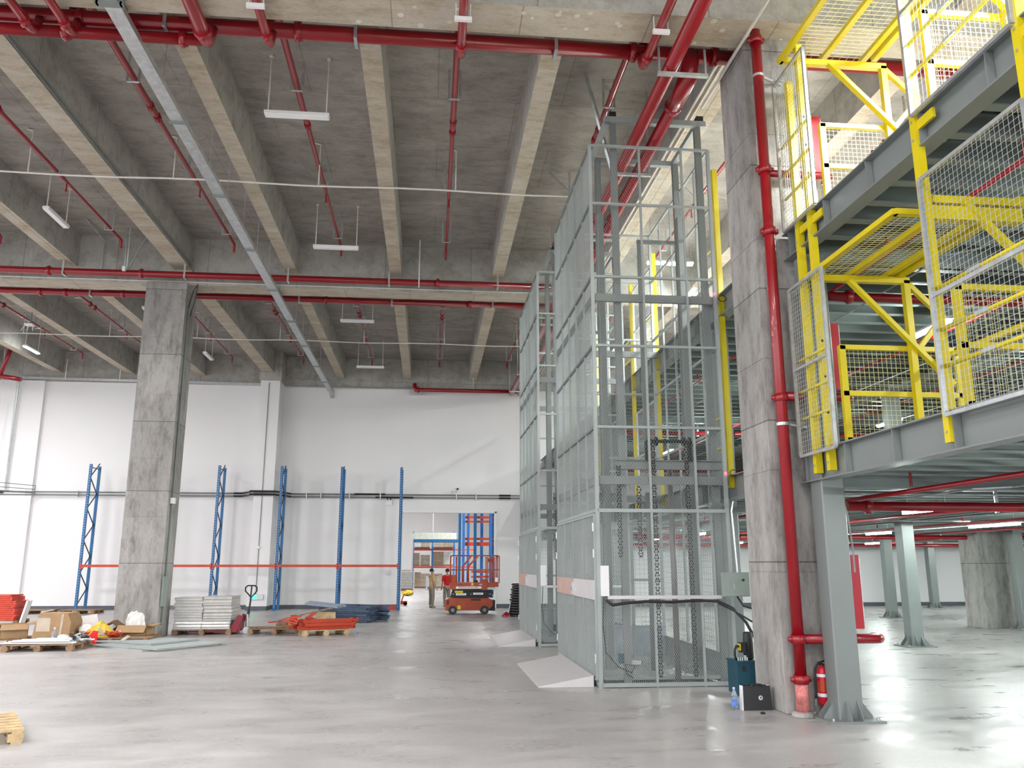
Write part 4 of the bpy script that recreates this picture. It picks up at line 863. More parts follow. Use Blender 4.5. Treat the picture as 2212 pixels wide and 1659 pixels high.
MT['bluecap'] = plain('pale_blue_cap', (.45, .55, .75), .4); MT['bluelabel'] = plain('blue_bottle_label', (.09, .20, .62), .5, var=.25, scale=30)
bottle(-8.28, 20.1, 0, 'tall clear bottle with blue label between the pallet and the rubbish', .42)
t = thing('red_crate', 'small red crate half hidden behind the left concrete column', 'crate', (-9.0, 27, 0))
MB().box((-9.2, 26.8, .0), (-8.85, 27.2, .34)).build('body', 'bagred', t); MB().box((-9.15, 26.79, .36), (-8.8, 27.2, .45)).build('lid', 'orangered', t)
# stack of orange beams at the left edge
pallet(-13.3, 27.6, 1.9, 1.0, .1, 'dark pallet under the orange beams at the left edge')
rnd = random.Random(11)
for i in range(13):
    z = .145 + i * .058; sh = rnd.uniform(-.06, .06) - (.03 * max(0, i - 8))
    b = MB(); b.box((-14.3 + sh, 27.15, z), (-12.42 + sh, 28.0, z + .05)).box((-12.46 + sh, 27.12, z - .0), (-12.40 + sh, 27.5, z + .056))
    o = b.build('orange_beam_bundle', 'orangered'); tag(o, ORD[i] + ' layer of orange rack beams in the stack at the left edge', 'rack beam', 'orange beam layers at the left edge'); 
t = thing('wrapped_upright', 'white wrapped post standing against the orange beam stack', 'post', (-12.2, 27.4, 0)); MB().bar((-12.28, 27.4, .02), (-12.12, 27.4, .72), .05, .3).build('post', 'bagwhite', t)
pallet(-14.7, 33.6, 1.5, 1.0, 0, 'pallet far back at the foot of the left wall'); pallet(-12.9, 33.4, 1.3, 1.0, 0, 'pallet at the foot of the leftmost rack frame')
# wrapped board stack and hand truck
pallet(-5.85, 23.6, 1.5, 1.1, 0, 'dark pallet carrying the shrink-wrapped board stack')
rnd = random.Random(21); n_ = 0
for cx0, cx1, y0, nm in ((-6.58, -5.86, 23.05, 'left'), (-5.84, -5.12, 23.02, 'right')):
    z = .15; q = 0
    while z < .93:
        h = rnd.choice((.062, .075, .09)); s = rnd.uniform(-.022, .022); b = MB()
        x0, x1, ya, yb = cx0 + s, cx1 + s, y0 + rnd.uniform(-.02, .02), y0 + 1.05
        b._add([(x0, ya, z), (x1, ya, z), (x1, yb, z), (x0, yb, z), (x0 + .008, ya + .01, z + h * .5), (x1 - .008, ya + .01, z + h * .5), (x0, ya, z + h * .93), (x1, ya, z + h * .93), (x1, yb, z + h * .93), (x0, yb, z + h * .93)],
               [(0, 1, 5, 4), (4, 5, 7, 6), (1, 2, 8, 7, 5), (2, 3, 9, 8), (3, 0, 4, 6, 9), (6, 7, 8, 9), (3, 2, 1, 0)])
        tag(b.build('wrapped_board', 'wrapped'), ORD[q] + ' pale board in the %s column of the shrink-wrapped stack' % nm, 'board', 'boards of the %s column of the wrapped stack' % nm); z += h; q += 1
t = thing('stretch_film', 'crinkled clear film draped over the left end of the wrapped board stack', 'film', (-6.6, 23.1, .15)); b = MB(); rnd = random.Random(4); vs = []; cols_, rows_ = 12, 9
for i in range(cols_ + 1):
    for j in range(rows_ + 1): vs.append((-6.66 + i * .07 + rnd.uniform(-.01, .01), 22.99 + rnd.uniform(-.012, .012), .12 + j * .09))
b._add(vs, [(i * (rows_ + 1) + j, (i + 1) * (rows_ + 1) + j, (i + 1) * (rows_ + 1) + j + 1, i * (rows_ + 1) + j + 1) for i in range(cols_) for j in range(rows_)])
a, tt, bb = nt('stretch_film'); bb.inputs['Base Color'].default_value = (.8, .8, .8, 1); bb.inputs['Roughness'].default_value = .12; bb.inputs['Alpha'].default_value = .22; MT['film'] = a
b.build('film', 'film', t)
t = thing('pallet_truck', 'dark red hand pallet truck with upright black loop handle', 'pallet truck', (-4.8, 23.3, 0))
for y in (23.2, 23.65): MB().box((-6.2, y - .08, .06), (-4.95, y + .08, .11)).build('fork', 'dred', t)
b = MB(); b.prism([(-5.25, 23.1, .06), (-4.98, 23.1, .06), (-4.83, 23.1, .46), (-4.95, 23.1, .5), (-5.06, 23.1, .3)], (0, .06, 0)); b.prism([(-5.25, 23.66, .06), (-4.98, 23.66, .06), (-4.83, 23.66, .46), (-4.95, 23.66, .5), (-5.06, 23.66, .3)], (0, .06, 0)); b.box((-5.0, 23.12, .1), (-4.9, 23.7, .46)); b.build('body', 'dred', t)
for y in (23.33, 23.5): MB().cyl((-4.77, y, .09), (-4.77, y + .06, .09), .09, 16).build('wheel', 'galv', t, True)
MB().cyl((-4.78, 23.45, .15), (-4.78, 23.45, .5), .045, 12).build('pump', 'galv', t)
MB().bar((-4.78, 23.45, .38), (-4.75, 23.45, .62), .06, .06).bar((-4.75, 23.45, .6), (-4.72, 23.45, .95), .04, .04).build('tiller', 'black', t)
MB().tube([(-4.72, 23.45, .93), (-4.80, 23.45, 1.02), (-4.88, 23.45, 1.1), (-4.88, 23.45, 1.19), (-4.82, 23.45, 1.24), (-4.64, 23.45, 1.24), (-4.58, 23.45, 1.19), (-4.58, 23.45, 1.1), (-4.64, 23.45, 1.02), (-4.72, 23.45, .93)], .018, 8).bar((-4.73, 23.45, .93), (-4.72, 23.45, 1.22), .035).build('loop_handle', 'black', t)
# flat mesh panels on the floor
def floor_mesh(x, y, rz, z, w_, d, label):
    t = thing('mesh_panel', label, 'mesh panel', (x, y, z), 'mesh panels lying on the floor')
    for a_, c_ in (((x - w_ / 2, y - d / 2), (x + w_ / 2, y - d / 2)), ((x - w_ / 2, y + d / 2), (x + w_ / 2, y + d / 2)), ((x - w_ / 2, y - d / 2), (x - w_ / 2, y + d / 2)), ((x + w_ / 2, y - d / 2), (x + w_ / 2, y + d / 2)), ((x, y - d / 2), (x, y + d / 2))): MB().bar((*a_, z + .016), (*c_, z + .016), .032).build('frame_tube', 'lift', t)
    MB().grid((x - w_ / 2, y - d / 2, z + .016), (w_, 0, 0), (0, d, 0), int(w_ / .05), int(d / .05), .009).build('wire_mesh', 'mesh', t, kind='stuff'); t.rotation_euler.z = rz
floor_mesh(-6.15, 20.3, -.72, 0, 2.2, 1.9, 'grey mesh panel lying on the floor, lower one, left of the pallet truck'); floor_mesh(-5.95, 20.1, -.62, .035, 2.1, 1.8, 'grey mesh panel lying on the floor, upper one'); floor_mesh(-6.6, 20.7, -.55, .07, 2.2, 1.3, 'grey mesh panel lying on top of the others near the rubbish')
# empty pallet, planks, orange beams on a pallet
pallet(-4.0, 23.55, 1.35, 1.0, 0, 'empty dark pallet right of the hand truck')
for i, (p, q, mm, l) in enumerate((((-4.7, 23.3, .17), (-3.3, 23.35, .17), 'wood', 'dark plank lying along the empty pallet'), ((-4.15, 24.6, .26), (-2.75, 25.4, .56), 'wood', 'tilted plank rising behind the orange beams'), ((-4.4, 24.4, .22), (-3.2, 24.9, .28), 'orangered', 'short reddish plank behind the empty pallet'))):
    tag(MB().bar(p, q, .1, .03).build('plank', mm), l, 'plank')
pallet(-3.4, 25.0, 1.3, 1.0, .2, 'pale pallet behind the orange beams', 'palewood')
tag(MB().box((-4.15, 24.2, .0), (-3.9, 24.7, .2)).build('wood_block', 'wood'), 'wood block propping the reddish plank', 'block')
tag(MB().box((-3.2, 25.2, .145), (-2.7, 25.7, .42)).build('wood_block', 'palewood'), 'pale block under the tilted plank', 'block')
pallet(-2.75, 23.0, 1.2, 1.0, .35, 'pale pallet under the pile of orange rack beams', 'palewood')
rnd = random.Random(8)
def obeam(x, y, z, rz, L, label, i):
    t = thing('orange_rack_beam', label, 'rack beam', (x, y, z), 'orange rack beams piled on the pallet')
    MB().box((x - L / 2, y - .025, z), (x + L / 2, y + .025, z + .08)).build('beam', 'orange', t)
    for s in (-1, 1):
        MB().box((x + s * L / 2 - .02, y - .035, z - .0), (x + s * L / 2 + .02, y + .05, z + .1)).build('end_plate', 'orange', t)
    t.rotation_euler.z = rz
ps = [(-2.62 + .06 * (i % 3), 22.66 + .11 * (i % 5), .15 + .085 * (i // 5), .42 + rnd.uniform(-.09, .09), 1.3 + rnd.uniform(-.12, .12)) for i in range(13)]
for i, p_ in enumerate(ps): obeam(*p_, ('orange rack beam in the bottom layer on the pale pallet', 'orange rack beam in the middle layer of the pile', 'orange rack beam in the top layer of the pile')[i // 5], i)
for i in range(14):
    x, y = -3.25 + rnd.uniform(-.33, .3), 22.7 + rnd.uniform(-.2, .3); z = .19 + (i % 5) * .06; t = MB(); a_ = rnd.uniform(0, 3)
    t.bar((x - .18 * math.cos(a_), y - .1 * math.sin(a_), z), (x + .18 * math.cos(a_), y + .1 * math.sin(a_), z + rnd.uniform(0, .14)), .10, .045)
    tag(t.build('rack_bracket', 'orange'), 'short orange bracket, %s of the heap left of the orange beams' % ('at the bottom', 'in the lower part', 'in the middle', 'in the upper part', 'on top')[i % 5], 'bracket', 'orange brackets on the pile')
bottle(-1.8, 22.6, 0, 'small crushed bottle on the floor right of the orange beams', .12)
# stack of blue rack frames lying down
for i in range(8):
    z = .04 + i * .062; x0, y0 = -2.45 + .04 * (i % 3), 28.3 - .05 * (i % 2)
    t = thing('lying_rack_frame', ('lowest', 'second lowest', 'third', 'fourth', 'fifth', 'sixth', 'seventh', 'topmost')[i] + ' blue-grey rack frame in the lying stack', 'rack frame', (x0, y0, z - .04), 'rack frames stacked on the floor')
    for s in (-.5, .5): MB().bar((x0 - 1.08, y0 + s, z), (x0 + 1.08, y0 + s, z), .08, .055).build('upright', 'bluegrey' if 'bluegrey' in MT else 'navy', t)
    for j in range(5): MB().bar((x0 - 1.0 + j * .43, y0 - .5 if j % 2 else y0 + .5, z), (x0 - .6 + j * .43, y0 + .5 if j % 2 else y0 - .5, z), .03, .03).build('brace', 'navy', t)
    t.rotation_euler.z = -.62 + .05 * math.sin(i * 2)
for i in range(3): tag(MB().bar((-3.95 + i * .07, 28.4 - i * .05, .54 + .03 * i), (-2.75 + i * .1, 26.9, .50 + .02 * i), .08, .07).build('loose_upright', 'bluegrey2'), ('left', 'middle', 'right')[i] + ' loose grey-blue upright laid across the stacked frames', 'upright', 'loose uprights on the frame stack')
# ================================================================== SCISSOR LIFT AND PEOPLE
def box_at(t, nm, a, b_, mm, parent=None): return MB().box(a, b_).build(nm, mm, parent or t)
SL = MT['slred'] = plain('scissor_lift_red_paint', (.37, .058, .022), .5, var=.15, scale=5)
t = thing('scissor_lift', 'faded red scissor lift with guard rails parked in front of the doorway', 'scissor lift', (1.5, 31.8, 0)); Y0, Y1 = 31.4, 32.2
ch = MB(); ch.prism([(.66, Y0, .14), (.66, Y0, .52), (.78, Y0, .58), (2.25, Y0, .58), (2.4, Y0, .5), (2.4, Y0, .3), (2.25, Y0, .14)], (0, Y1 - Y0, 0)); ch = ch.build('chassis', 'slred', t)
box_at(t, 'access_panel', (1.0, Y0 - .012, .2), (1.75, Y0, .46), 'slred', ch); box_at(t, 'control_panel', (1.6, Y0 - .012, .49), (1.95, Y0, .56), 'black', ch); box_at(t, 'grab_hole', (.72, Y0 - .012, .36), (.78, Y0, .5), 'black', ch)
box_at(t, 'warning_sticker', (1.1, Y0 - .016, .18), (1.22, Y0 - .012, .32), 'yellow', ch)
for x in (.93, 2.1):
    for y in (Y0 - .05, Y1 - .06):
        wh = MB().cyl((x, y, .155), (x, y + .11, .155), .155, 22).build('wheel', 'black', t, True); MB().cyl((x, y - .01, .155), (x, y + .12, .155), .07, 14).build('hub', 'liftdark', wh, True)
box_at(t, 'rear_bumper', (2.3, Y0 + .1, .12), (2.5, Y1 - .1, .5), 'black')
for i in range(4):
    z = .6 + i * .075
    for y in (Y0 + .06, Y1 - .12): MB().bar((.85 + .02 * i, y, z + .02), (2.42 - .03 * (i % 2), y, z + .03), .05, .06).build('scissor_arm', 'black', t)
for x in (.95, 1.6, 2.3): MB().cyl((x, Y0 + .02, .72), (x, Y1 - .04, .72), .03, 8).build('pivot_pin', 'liftdark', t)
for x0, x1, z, mm in ((1.0, 1.3, .77, 'yellow'), (1.04, 1.42, .68, 'white'), (1.68, 2.05, .70, 'white')): box_at(t, 'sticker', (x0, Y0 + .02, z), (x1, Y0 + .034, z + .075), mm)
text('400-821-6001', .05, (1.23, Y0 + .018, .718), (PI / 2, 0, 0), 'black', 'phone_text', t); text('0-821-800', .05, (1.86, Y0 + .018, .738), (PI / 2, 0, 0), 'black', 'phone_text', t)
pf = MB().box((.82, Y0 - .02, .9), (2.2, Y1 + .02, 1.14)).build('platform', 'slred', t)
box_at(t, 'sign_strip', (1.04, Y0 - .03, .92), (1.98, Y0 - .02, 1.0), 'white', pf)
text('\u79df\u8d41\u70ed\u7ebf 400-821-6001', .075, (1.5, Y0 - .032, .96), (PI / 2, 0, 0), 'black', 'phone_text', pf)
text('1000.6', .06, (1.2, Y0 - .024, 1.07), (PI / 2, 0, 0), 'black', 'side_text', pf); text('AJO', .07, (1.95, Y0 - .024, 1.07), (PI / 2, 0, 0), 'white', 'side_text', pf)
box_at(t, 'yellow_label', (1.6, Y0 - .03, 1.03), (1.68, Y0 - .02, 1.13), 'yellow', pf)
ex = MB().box((2.2, Y0 + .04, .98), (2.62, Y1 - .04, 1.14)).build('platform_extension', 'slred', t); box_at(t, 'extension_tray', (2.0, Y0 + .1, .86), (2.5, Y1 - .1, .97), 'galv', ex)
for y in (Y0, Y1):
    for z in (2.12, 1.6): MB().tube([(.84, y, z), (2.6, y, z)] if z < 2 else [(.84, y, z - .06), (.88, y, z), (2.58, y, z), (2.64, y, z - .06)], .02, 8).build('guard_rail', 'slred', t, True)
    for x in (.84, 1.06, 2.2, 2.38, 2.52, 2.64): MB().tube([(x, y, 1.12), (x, y, 2.08)], .02, 8).build('rail_post', 'slred', t, True)
    MB().tube([(1.3, y, 1.15), (1.3, y, 1.72), (1.62, y, 2.12)], .02, 8).build('brace_rail', 'slred', t, True); MB().tube([(1.5, y, 1.15), (1.5, y, 1.72), (1.85, y, 2.08)], .02, 8).build('brace_rail', 'slred', t, True)
for x in (.84, 2.64):
    for z in (2.1, 1.6): MB().tube([(x, Y0, z), (x, Y1, z)], .02, 8).build('guard_rail', 'slred', t, True)
box_at(t, 'end_panel', (.82, Y0, 1.14), (1.06, Y0 + .02, 1.42), 'slred'); box_at(t, 'side_box', (1.95, Y0 + .02, 1.14), (2.2, Y0 + .2, 1.26), 'slred')
box_at(t, 'joystick_box', (2.2, Y0 + .1, 1.88), (2.42, Y0 + .3, 2.02), 'slred'); box_at(t, 'document_plate', (2.5, Y0 - .025, 1.16), (2.58, Y0 - .02, 1.32), 'white')
box_at(t, 'motor', (1.72, Y0 + .3, 1.14), (1.86, Y0 + .5, 1.22), 'black')

def skin_mesh(name, verts, edges, radii, mm, parent, sub=1):
    L = WL[parent]; me = bpy.data.meshes.new(name); me.from_pydata([(v[0], v[1], v[2]) for v in verts], edges, []); me.materials.append(MT[mm]); 
    o = bpy.data.objects.new(name, me); COL.objects.link(o); o.parent = parent; WL[o] = L
    sk = o.modifiers.new('skin', 'SKIN'); sk.use_smooth_shade = True
    sv = me.skin_vertices[0].data if len(me.skin_vertices) else None
    if sv is None:
        bm = __import__('bmesh').new(); bm.from_mesh(me); bm.verts.layers.skin.verify(); bm.to_mesh(me); bm.free(); sv = me.skin_vertices[0].data
    for i, r in enumerate(radii): sv[i].radius = r if isinstance(r, tuple) else (r, r); sv[i].use_root = (i == 0)
    ss = o.modifiers.new('sub', 'SUBSURF'); ss.levels = sub; ss.render_levels = sub + 1
    return o
def person(label, loc, rz, shirt, trousers, arms, s=1.0):
    """standing figure, facing local +y; arms = (left chain, right chain) of elbow, wrist offsets"""
    t = thing('person', label, 'person', loc); WL[t] = Vector((0, 0, 0))
    S = [(0, 0, .92), (0, 0, 1.08), (0, .01, 1.28), (0, 0, 1.42), (0, .0, 1.47), (-.17, 0, 1.38), (.17, 0, 1.38)]
    la, ra = arms
    # body: one continuous surface (legs, trunk, neck, arms)
    V = S + [(0, .01, 1.53), (-.09, 0, .86), (.09, 0, .86), (-.1, .02, .47), (.1, .02, .47), (-.1, -.01, .09), (.1, -.01, .09), la[0], la[1], ra[0], ra[1]]
    E_ = [(0, 1), (1, 2), (2, 3), (3, 4), (4, 7), (3, 5), (3, 6), (0, 8), (0, 9), (8, 10), (9, 11), (10, 12), (11, 13), (5, 14), (14, 15), (6, 16), (16, 17)]
    R2 = [(.13, .09), (.12, .09), (.15, .1), (.12, .08), .055, .055, .055, .05, .085, .085, .055, .055, .036, .036, .04, .028, .04, .028]
    skin_mesh('body', V, E_, R2, 'skin', t)
    skin_mesh('shirt', S + [tuple(S[5][i] + (la[0][i] - S[5][i]) * .95 for i in range(3)), tuple(S[6][i] + (ra[0][i] - S[6][i]) * .95 for i in range(3))], [(0, 1), (1, 2), (2, 3), (3, 4), (3, 5), (3, 6), (5, 7), (6, 8)],
              [(.16, .12), (.155, .115), (.17, .12), (.14, .095), .06, .075, .075, .062, .062], shirt, t)
    skin_mesh('trousers', [(0, 0, .93), (-.09, 0, .84), (.09, 0, .84), (-.1, .02, .47), (.1, .02, .47), (-.1, -.01, .08), (.1, -.01, .08)], [(0, 1), (0, 2), (1, 3), (2, 4), (3, 5), (4, 6)], [(.14, .11), .1, .1, .078, .078, .062, .062], trousers, t)
    for x in (-.1, .1): 
        b = MB(); b.lathe((0, 0, 0), [(.03, 0), (.045, .01), (.045, .05), (.03, .08)], 10); b.v = [(x + a_, .05 + c_ * 2.4, z) for a_, c_, z in b.v]; b.build('shoe', 'khaki', t, True)
    # head with face
    hd = skin_mesh('head', [(0, .0, 1.52), (0, .01, 1.58), (0, .015, 1.66), (0, 0, 1.71)], [(0, 1), (1, 2), (2, 3)], [.05, (.065, .075), (.078, .09), (.05, .06)], 'skin', t)
    b = MB(); b.lathe((0, -.012, 1.62), [(.092, -.01), (.094, .03), (.088, .08), (.06, .12), (.01, .135)], 14); b.v = [(x, y * 1.1 - .012, z) for x, y, z in b.v]; b.build('hair', 'hair', t, True)
    b = MB(); b.bar((0, .095, 1.6), (0, .115, 1.615), .02, .035); b.bar((-.085, .0, 1.6), (-.085, .01, 1.65), .02, .03); b.bar((.085, 0, 1.6), (.085, .01, 1.65), .02, .03); b.build('nose_and_ears', 'skin', t)
    for x in (-.03, .03): MB().lathe((x, .098, 1.63), [(.008, 0), (.01, .008), (.004, .014)], 8).build('eye', 'black', t)
    MB().box((-.022, .1, 1.572), (.022, .106, 1.58)).build('mouth', 'dred', t)
    # hands: palm, four fingers and a thumb each
    for sx, ch_ in ((-1, la), (1, ra)):
        e, w_ = Vector(ch_[0]), Vector(ch_[1]); d = (w_ - e).normalized(); side = d.cross(Vector((0, 1, .2))).normalized() if abs(d.y) < .9 else d.cross(Vector((0, 0, 1))).normalized()
        vs = [tuple(w_), tuple(w_ + d * .05)]; ed = [(0, 1)]; rr = [(.022, .018), (.028, .016)]
        for k_, (o_, l_) in enumerate(((-.024, .065), (-.008, .078), (.008, .072), (.024, .055))):
            i0 = len(vs); vs += [tuple(w_ + d * .085 + side * o_), tuple(w_ + d * (.085 + l_ * .5) + side * o_ * 1.1), tuple(w_ + d * (.085 + l_ * .9) + side * o_ * 1.15 - Vector((0, 0, .008)))]; ed += [(1, i0), (i0, i0 + 1), (i0 + 1, i0 + 2)]; rr += [.009, .008, .007]
        i0 = len(vs); vs += [tuple(w_ + d * .03 + side * .035), tuple(w_ + d * .065 + side * .055)]; ed += [(0, i0), (i0, i0 + 1)]; rr += [.01, .008]
        skin_mesh('hand', vs, ed, rr, 'skin', t)
    t.rotation_euler.z = rz; t.scale = (s, s, s); return t
person('person in a tan shirt and khaki trousers pointing right, standing in the doorway', (.17, 36.4, 0), -1.0, 'tan', 'khaki', (((-.2, .2, 1.4), (-.12, .46, 1.46)), ((.24, -.03, 1.12), (.22, .1, .9))), .93)
person('person in a red shirt half hidden behind the scissor lift', (.83, 36.9, 0), .4, 'redcloth', 'khaki', (((-.24, -.02, 1.12), (-.22, .1, .9)), ((.24, -.03, 1.12), (.22, .1, .9))), .93)

# ================================================================== BLACK STACK BY THE FAR LIFT
for i in range(13):
    z = i * .088; k = 1 - i * .028; b = MB(); x, y = 3.3 + .015 * math.sin(i * 3), 30.3
    b.lathe((x, y, z), [(.42 * k, 0), (.45 * k, .02), (.44 * k, .06), (.36 * k, .075), (.30 * k, .075)], 18)
    tag(b.build('black_ring', 'black'), ORD[i] + ' black rubber ring in the tapering stack beside the far lift', 'rubber ring', 'stacked black rings')
tag(MB().lathe((2.78, 30.0, 0), [(.16, 0), (.15, .05), (.05, .14), (.03, .16)], 10).build('red_cone_base', 'dred'), 'dark red moulded foot beside the black ring stack', 'base')
tag(MB().tube([(2.85, 30.1, .06), (3.12, 30.35, 1.2)], .015, 6).build('rod', 'galv'), 'thin metal rod leaning on the black ring stack', 'rod')

# ================================================================== BY THE RIGHT COLUMN
t = thing('pump_unit', 'dark teal hydraulic pump tank with black motor beside the right column', 'pump', (4.5, 12.0, 0))
MB().box((4.34, 11.75, .02), (4.64, 12.15, .46)).build('tank', 'teal', t); MB().box((4.33, 11.74, .45), (4.65, 12.16, .475)).build('tank_lid', 'teal', t)
MB().lathe((4.57, 11.9, .475), [(.055, 0), (.07, .02), (.07, .28), (.066, .3), (.066, .36), (.05, .38)], 18).build('motor', 'black', t, True)
MB().box((4.42, 11.8, .58), (4.5, 11.88, .72)).build('valve_block', 'black', t); MB().box((4.405, 11.79, .61), (4.42, 11.87, .7)).build('yellow_tag', 'yellow', t)
MB().tube([(4.44, 11.83, .66), (4.36, 11.8, .67), (4.33, 11.79, .62), (4.33, 11.8, .54), (4.36, 11.82, .475)], .016, 8).build('hose', 'black', t, True)
for x in (4.37, 4.40, 4.43, 4.5): MB().cyl((x, 11.78, .475), (x, 11.78, .52), .01, 8).build('fitting', 'galv', t)
MB().cyl((4.5, 11.85, .475), (4.5, 11.85, .54), .022, 10).build('filler_cap', 'galv', t)
MB().box((4.41, 11.737, .34), (4.46, 11.742, .41)).build('plate', 'black', t)
t = thing('carrier_bag', 'black paper carrier bag with white sides and round emblem by the right column', 'bag', (4.18, 10.72, 0))
b = MB(); q = [(3.99, 10.66, 0), (4.37, 10.66, 0), (4.37, 10.8, 0), (3.99, 10.8, 0), (4.0, 10.68, .295), (4.355, 10.68, .295), (4.355, 10.8, .29), (4.0, 10.8, .29)]
b._add(q, [(0, 1, 5, 4), (2, 3, 7, 6)], 0); b._add(q, [(1, 2, 6, 5), (3, 0, 4, 7)], 1); b._add(q, [(3, 2, 1, 0)], 0); b.build('body', ['black', 'white'], t)
MB().tube([(4.1, 10.67, .28), (4.12, 10.665, .31), (4.18, 10.66, .32), (4.24, 10.665, .31), (4.26, 10.67, .28)], .008, 6).build('handle', 'black', t)
MB().cyl((4.22, 10.668, .15), (4.22, 10.664, .15), .028, 20).build('emblem', 'sheet', t); MB().prism([(4.208, 10.6635, .16), (4.236, 10.6635, .163), (4.224, 10.6635, .135)], (0, -.001, 0)).build('emblem_mark', 'black', t)
bottle(3.91, 10.76, 0, 'clear water bottle with blue label beside the black carrier bag', .27)
tag(MB().lathe((4.14, 10.42, 0), [(.03, 0), (.035, .01), (.015, .025)], 8).build('pebble', 'black'), 'small dark lump on the floor in front of the carrier bag', 'lump')
t = thing('fire_extinguisher', 'red fire extinguisher with orange label hung behind the near steel column', 'fire extinguisher', (4.86, 10.24, .1)); x, y = 4.86, 10.25
MB().lathe((x, y, .12), [(.06, 0), (.072, .015), (.072, .38), (.055, .43), (.02, .46)], 20).build('cylinder', 'redbox', t, True)
MB().lathe((x, y, .57), [(.018, 0), (.018, .04)], 10).bar((x - .05, y, .61), (x + .05, y, .64), .02).bar((x - .05, y, .6), (x + .04, y, .585), .018).build('valve_handle', 'black', t)
MB().tube([(x, y, .6), (x - .06, y - .02, .6), (x - .1, y - .02, .55), (x - .105, y - .02, .4), (x - .11, y - .02, .25), (x - .115, y - .02, .2)], .012, 8).build('hose', 'black', t, True); MB().cyl((x - .115, y - .02, .2), (x - .12, y - .02, .12), .016, 10).build('nozzle', 'liftdark', t)
MB().lathe((x, y, .28), [(.0728, 0), (.0728, .12)], 20).build('orange_label', 'orange', t); MB().lathe((x, y, .45), [(.0728, 0), (.0728, .035)], 20).build('white_label', 'white', t); MB().lathe((x, y, .22), [(.0728, 0), (.0728, .04)], 20).build('white_label', 'white', t)
MB().bar((x - .14, y - .02, .43), (x + .1, y - .078, .42), .008).build('strap', 'black', t)

# ================================================================== NEXT HALL, SEEN THROUGH THE DOORWAY
YR = 66.0
t = thing('far_rack', 'loaded orange and blue pallet rack far beyond the doorway', 'rack', (.4, YR, 0))
for x in (-1.2, .3, 2.0, 3.7):
    for y in (YR, YR + 1): MB().box((x - .06, y - .04, 0), (x + .06, y + .04, 4.3)).build('upright', 'blue2', t)
for z in (1.52, 2.85):
    for x0, x1 in ((-1.14, .24), (.36, 1.94), (2.06, 3.64)): MB().box((x0, YR - .06, z), (x1, YR, z + .14)).build('beam', 'orange2', t)
t = thing('canopy', 'pale green corrugated canopy above the far rack', 'canopy', (.4, 64, 3.4))
b = MB()
for i in range(26): b.box((-1.3 + i * .13, 64, 3.66), (-1.3 + i * .13 + .12, 64.06, 4.15))
b.box((-1.3, 64.02, 3.66), (2.1, 64.1, 4.15)); b.build('fascia', 'canopyg', t, kind='stuff'); MB().box((-1.15, 64.0, 3.45), (2.25, 65.5, 3.66)).build('blue_edge', 'blue', t); MB().box((-1.25, 64.0, 0), (-1.15, 64.1, 3.66)).build('post', 'galv', t); MB().cyl((.3, 64.05, 4.15), (.3, 64.05, 5.9), .03, 6).build('camera_pole', 'white', t); MB().box((.25, 63.95, 5.9), (.38, 64.1, 6.05)).build('camera', 'black', t)
rnd = random.Random(5)
for x, z, w_, h, mm in ((-.85, 3.0, .5, .9, 'bagwhite'), (-.25, 3.0, .7, .95, 'palecard'), (.8, 3.0, .85, .8, 'palecard'), (1.55, 3.0, .7, .85, 'card2'), (-.9, 1.68, .45, 1.0, 'palecard'), (-.25, 1.68, .75, .85, 'palecard'), (.75, 1.68, .85, 1.1, 'card2'), (1.55, 1.68, .75, 1.1, 'bagwhite'), (-.8, .0, .5, 1.2, 'card2'), (-.2, .0, .7, 1.1, 'palecard'), (.7, .0, .8, 1.1, 'palecard'), (1.5, 0, .8, 1.0, 'card2')):
    t = thing('palletised_load', 'carton load %s of the far rack, %s' % ('on the upper beam' if z > 2 else 'on the middle beam' if z > 1 else 'on the floor', 'at its left end' if x < -.5 else 'second from left' if x < 0 else 'third from left' if x < 1 else 'at its right end'), 'carton load', (x, YR + .4, z), 'loads on the far rack')
    MB().box((x - w_ / 2, YR, z), (x + w_ / 2, YR + .9, z + .1)).build('pallet', 'wood', t)
    nx, nz = 2, 3
    for i in range(nx):
        for j in range(nz): MB().box((x - w_ / 2 + i * w_ / nx + .006, YR + .02, z + .11 + j * (h - .11) / nz), (x - w_ / 2 + (i + 1) * w_ / nx - .006, YR + .85, z + .1 + (j + 1) * (h - .11) / nz)).build('carton', mm, t)
t = thing('wrapped_load', 'silvery shrink-wrapped pallet load just inside the far hall at the left', 'wrapped load', (-1.7, 60, 0))
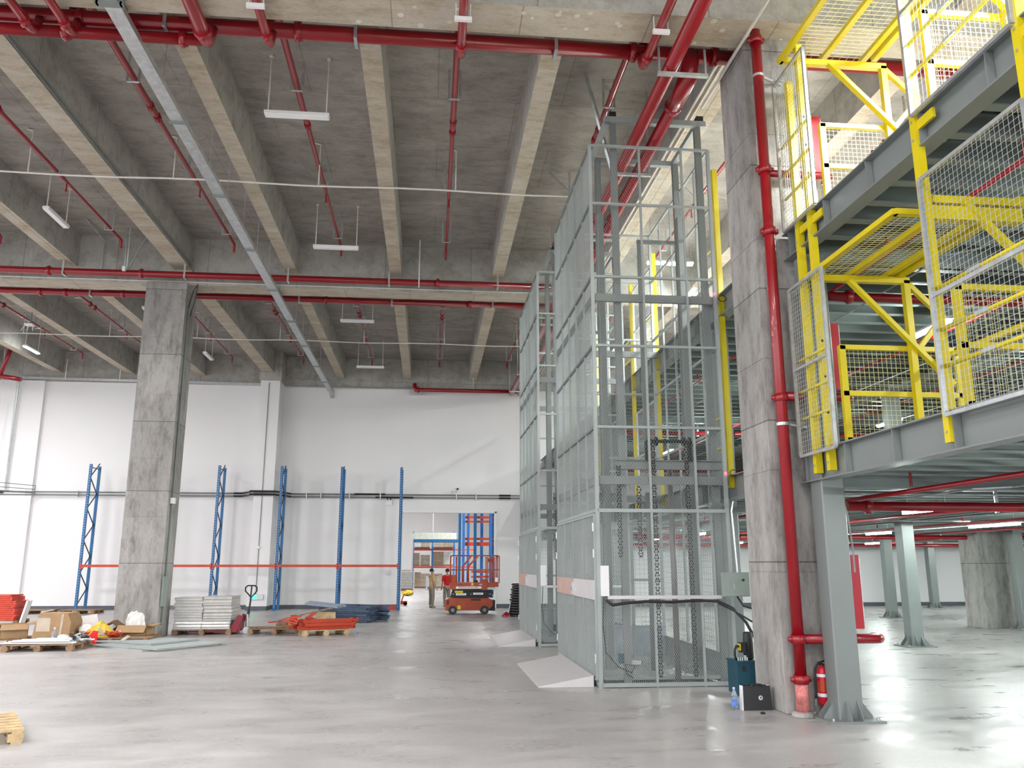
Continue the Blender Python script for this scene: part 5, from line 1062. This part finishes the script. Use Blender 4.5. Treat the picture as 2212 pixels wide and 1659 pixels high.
MB().box((-2.4, 59.6, 0), (-1.05, 60.9, .14)).build('pallet', 'wood', t)
for j in range(6): MB().box((-2.38 + .02 * (j % 2), 59.62, .15 + j * .19), (-1.1 + .015 * (j % 3), 60.85, .33 + j * .19)).build('wrapped_layer', 'wrapped', t)
MB().box((-2.3, 59.7, 1.33), (-1.2, 60.7, 1.42)).build('top_board', 'palecard', t)
t = thing('tall_pallet_rack', 'tall empty pallet rack with bright blue frames and orange beams beyond the doorway', 'rack', (3, 51, 0))
for i, (x, y, h) in enumerate(((1.85, 50, 7), (2.12, 51, 7), (2.5, 53, 7), (2.78, 50, 7), (3.3, 52, 7), (3.72, 50, 7), (4.0, 51.5, 7), (4.3, 50, 7))):
    fr = MB().bar((x, y, h - .1), (x, y + 1, h - .1), .03).build('upright_frame', 'blue2', t)
    for dy in (0, 1.0): MB().box((x - .06, y + dy - .04, 0), (x + .06, y + dy + .04, h)).build('upright', 'blue2' if i % 3 else 'blue', fr)
    for j in range(6): MB().bar((x, y + (0 if j % 2 else 1), .3 + j), (x, y + (1 if j % 2 else 0), 1.2 + j), .03).build('brace', 'blue2', fr)
for z, h in ((1.0, .12), (1.3, .12), (2.9, .22), (3.25, .14), (4.3, .12), (4.55, .14), (5.0, .12)): MB().box((2.2 if z > 2 else 2.6, 51.2, z), (4.35, 51.26, z + h)).build('beam', 'orange2', t)
t = thing('floor_jack', 'small red pallet jack at the left edge of the doorway', 'jack', (-1.15, 38.4, 0)); MB().box((-1.3, 38.2, .05), (-.9, 38.6, .2)).tube([(-1.15, 38.4, .2), (-1.05, 38.4, .5)], .03, 6).build('body', 'orange', t); MB().cyl((-.98, 38.2, .08), (-.98, 38.3, .08), .08, 10).build('wheel', 'black', t)
blob('plastic_bag', (-1.15, 50, 0), (.35, .3, .17), 'bagyellow', 'yellow and red bag on the far floor left of the pointing person', 'bag', 31)
tag(MB().bar((.02, 58.9, .05), (.02, 59.0, 1.0), .3, .03).build('grey_board', 'galv'), 'thin grey board on the far floor behind the pointing person', 'board')
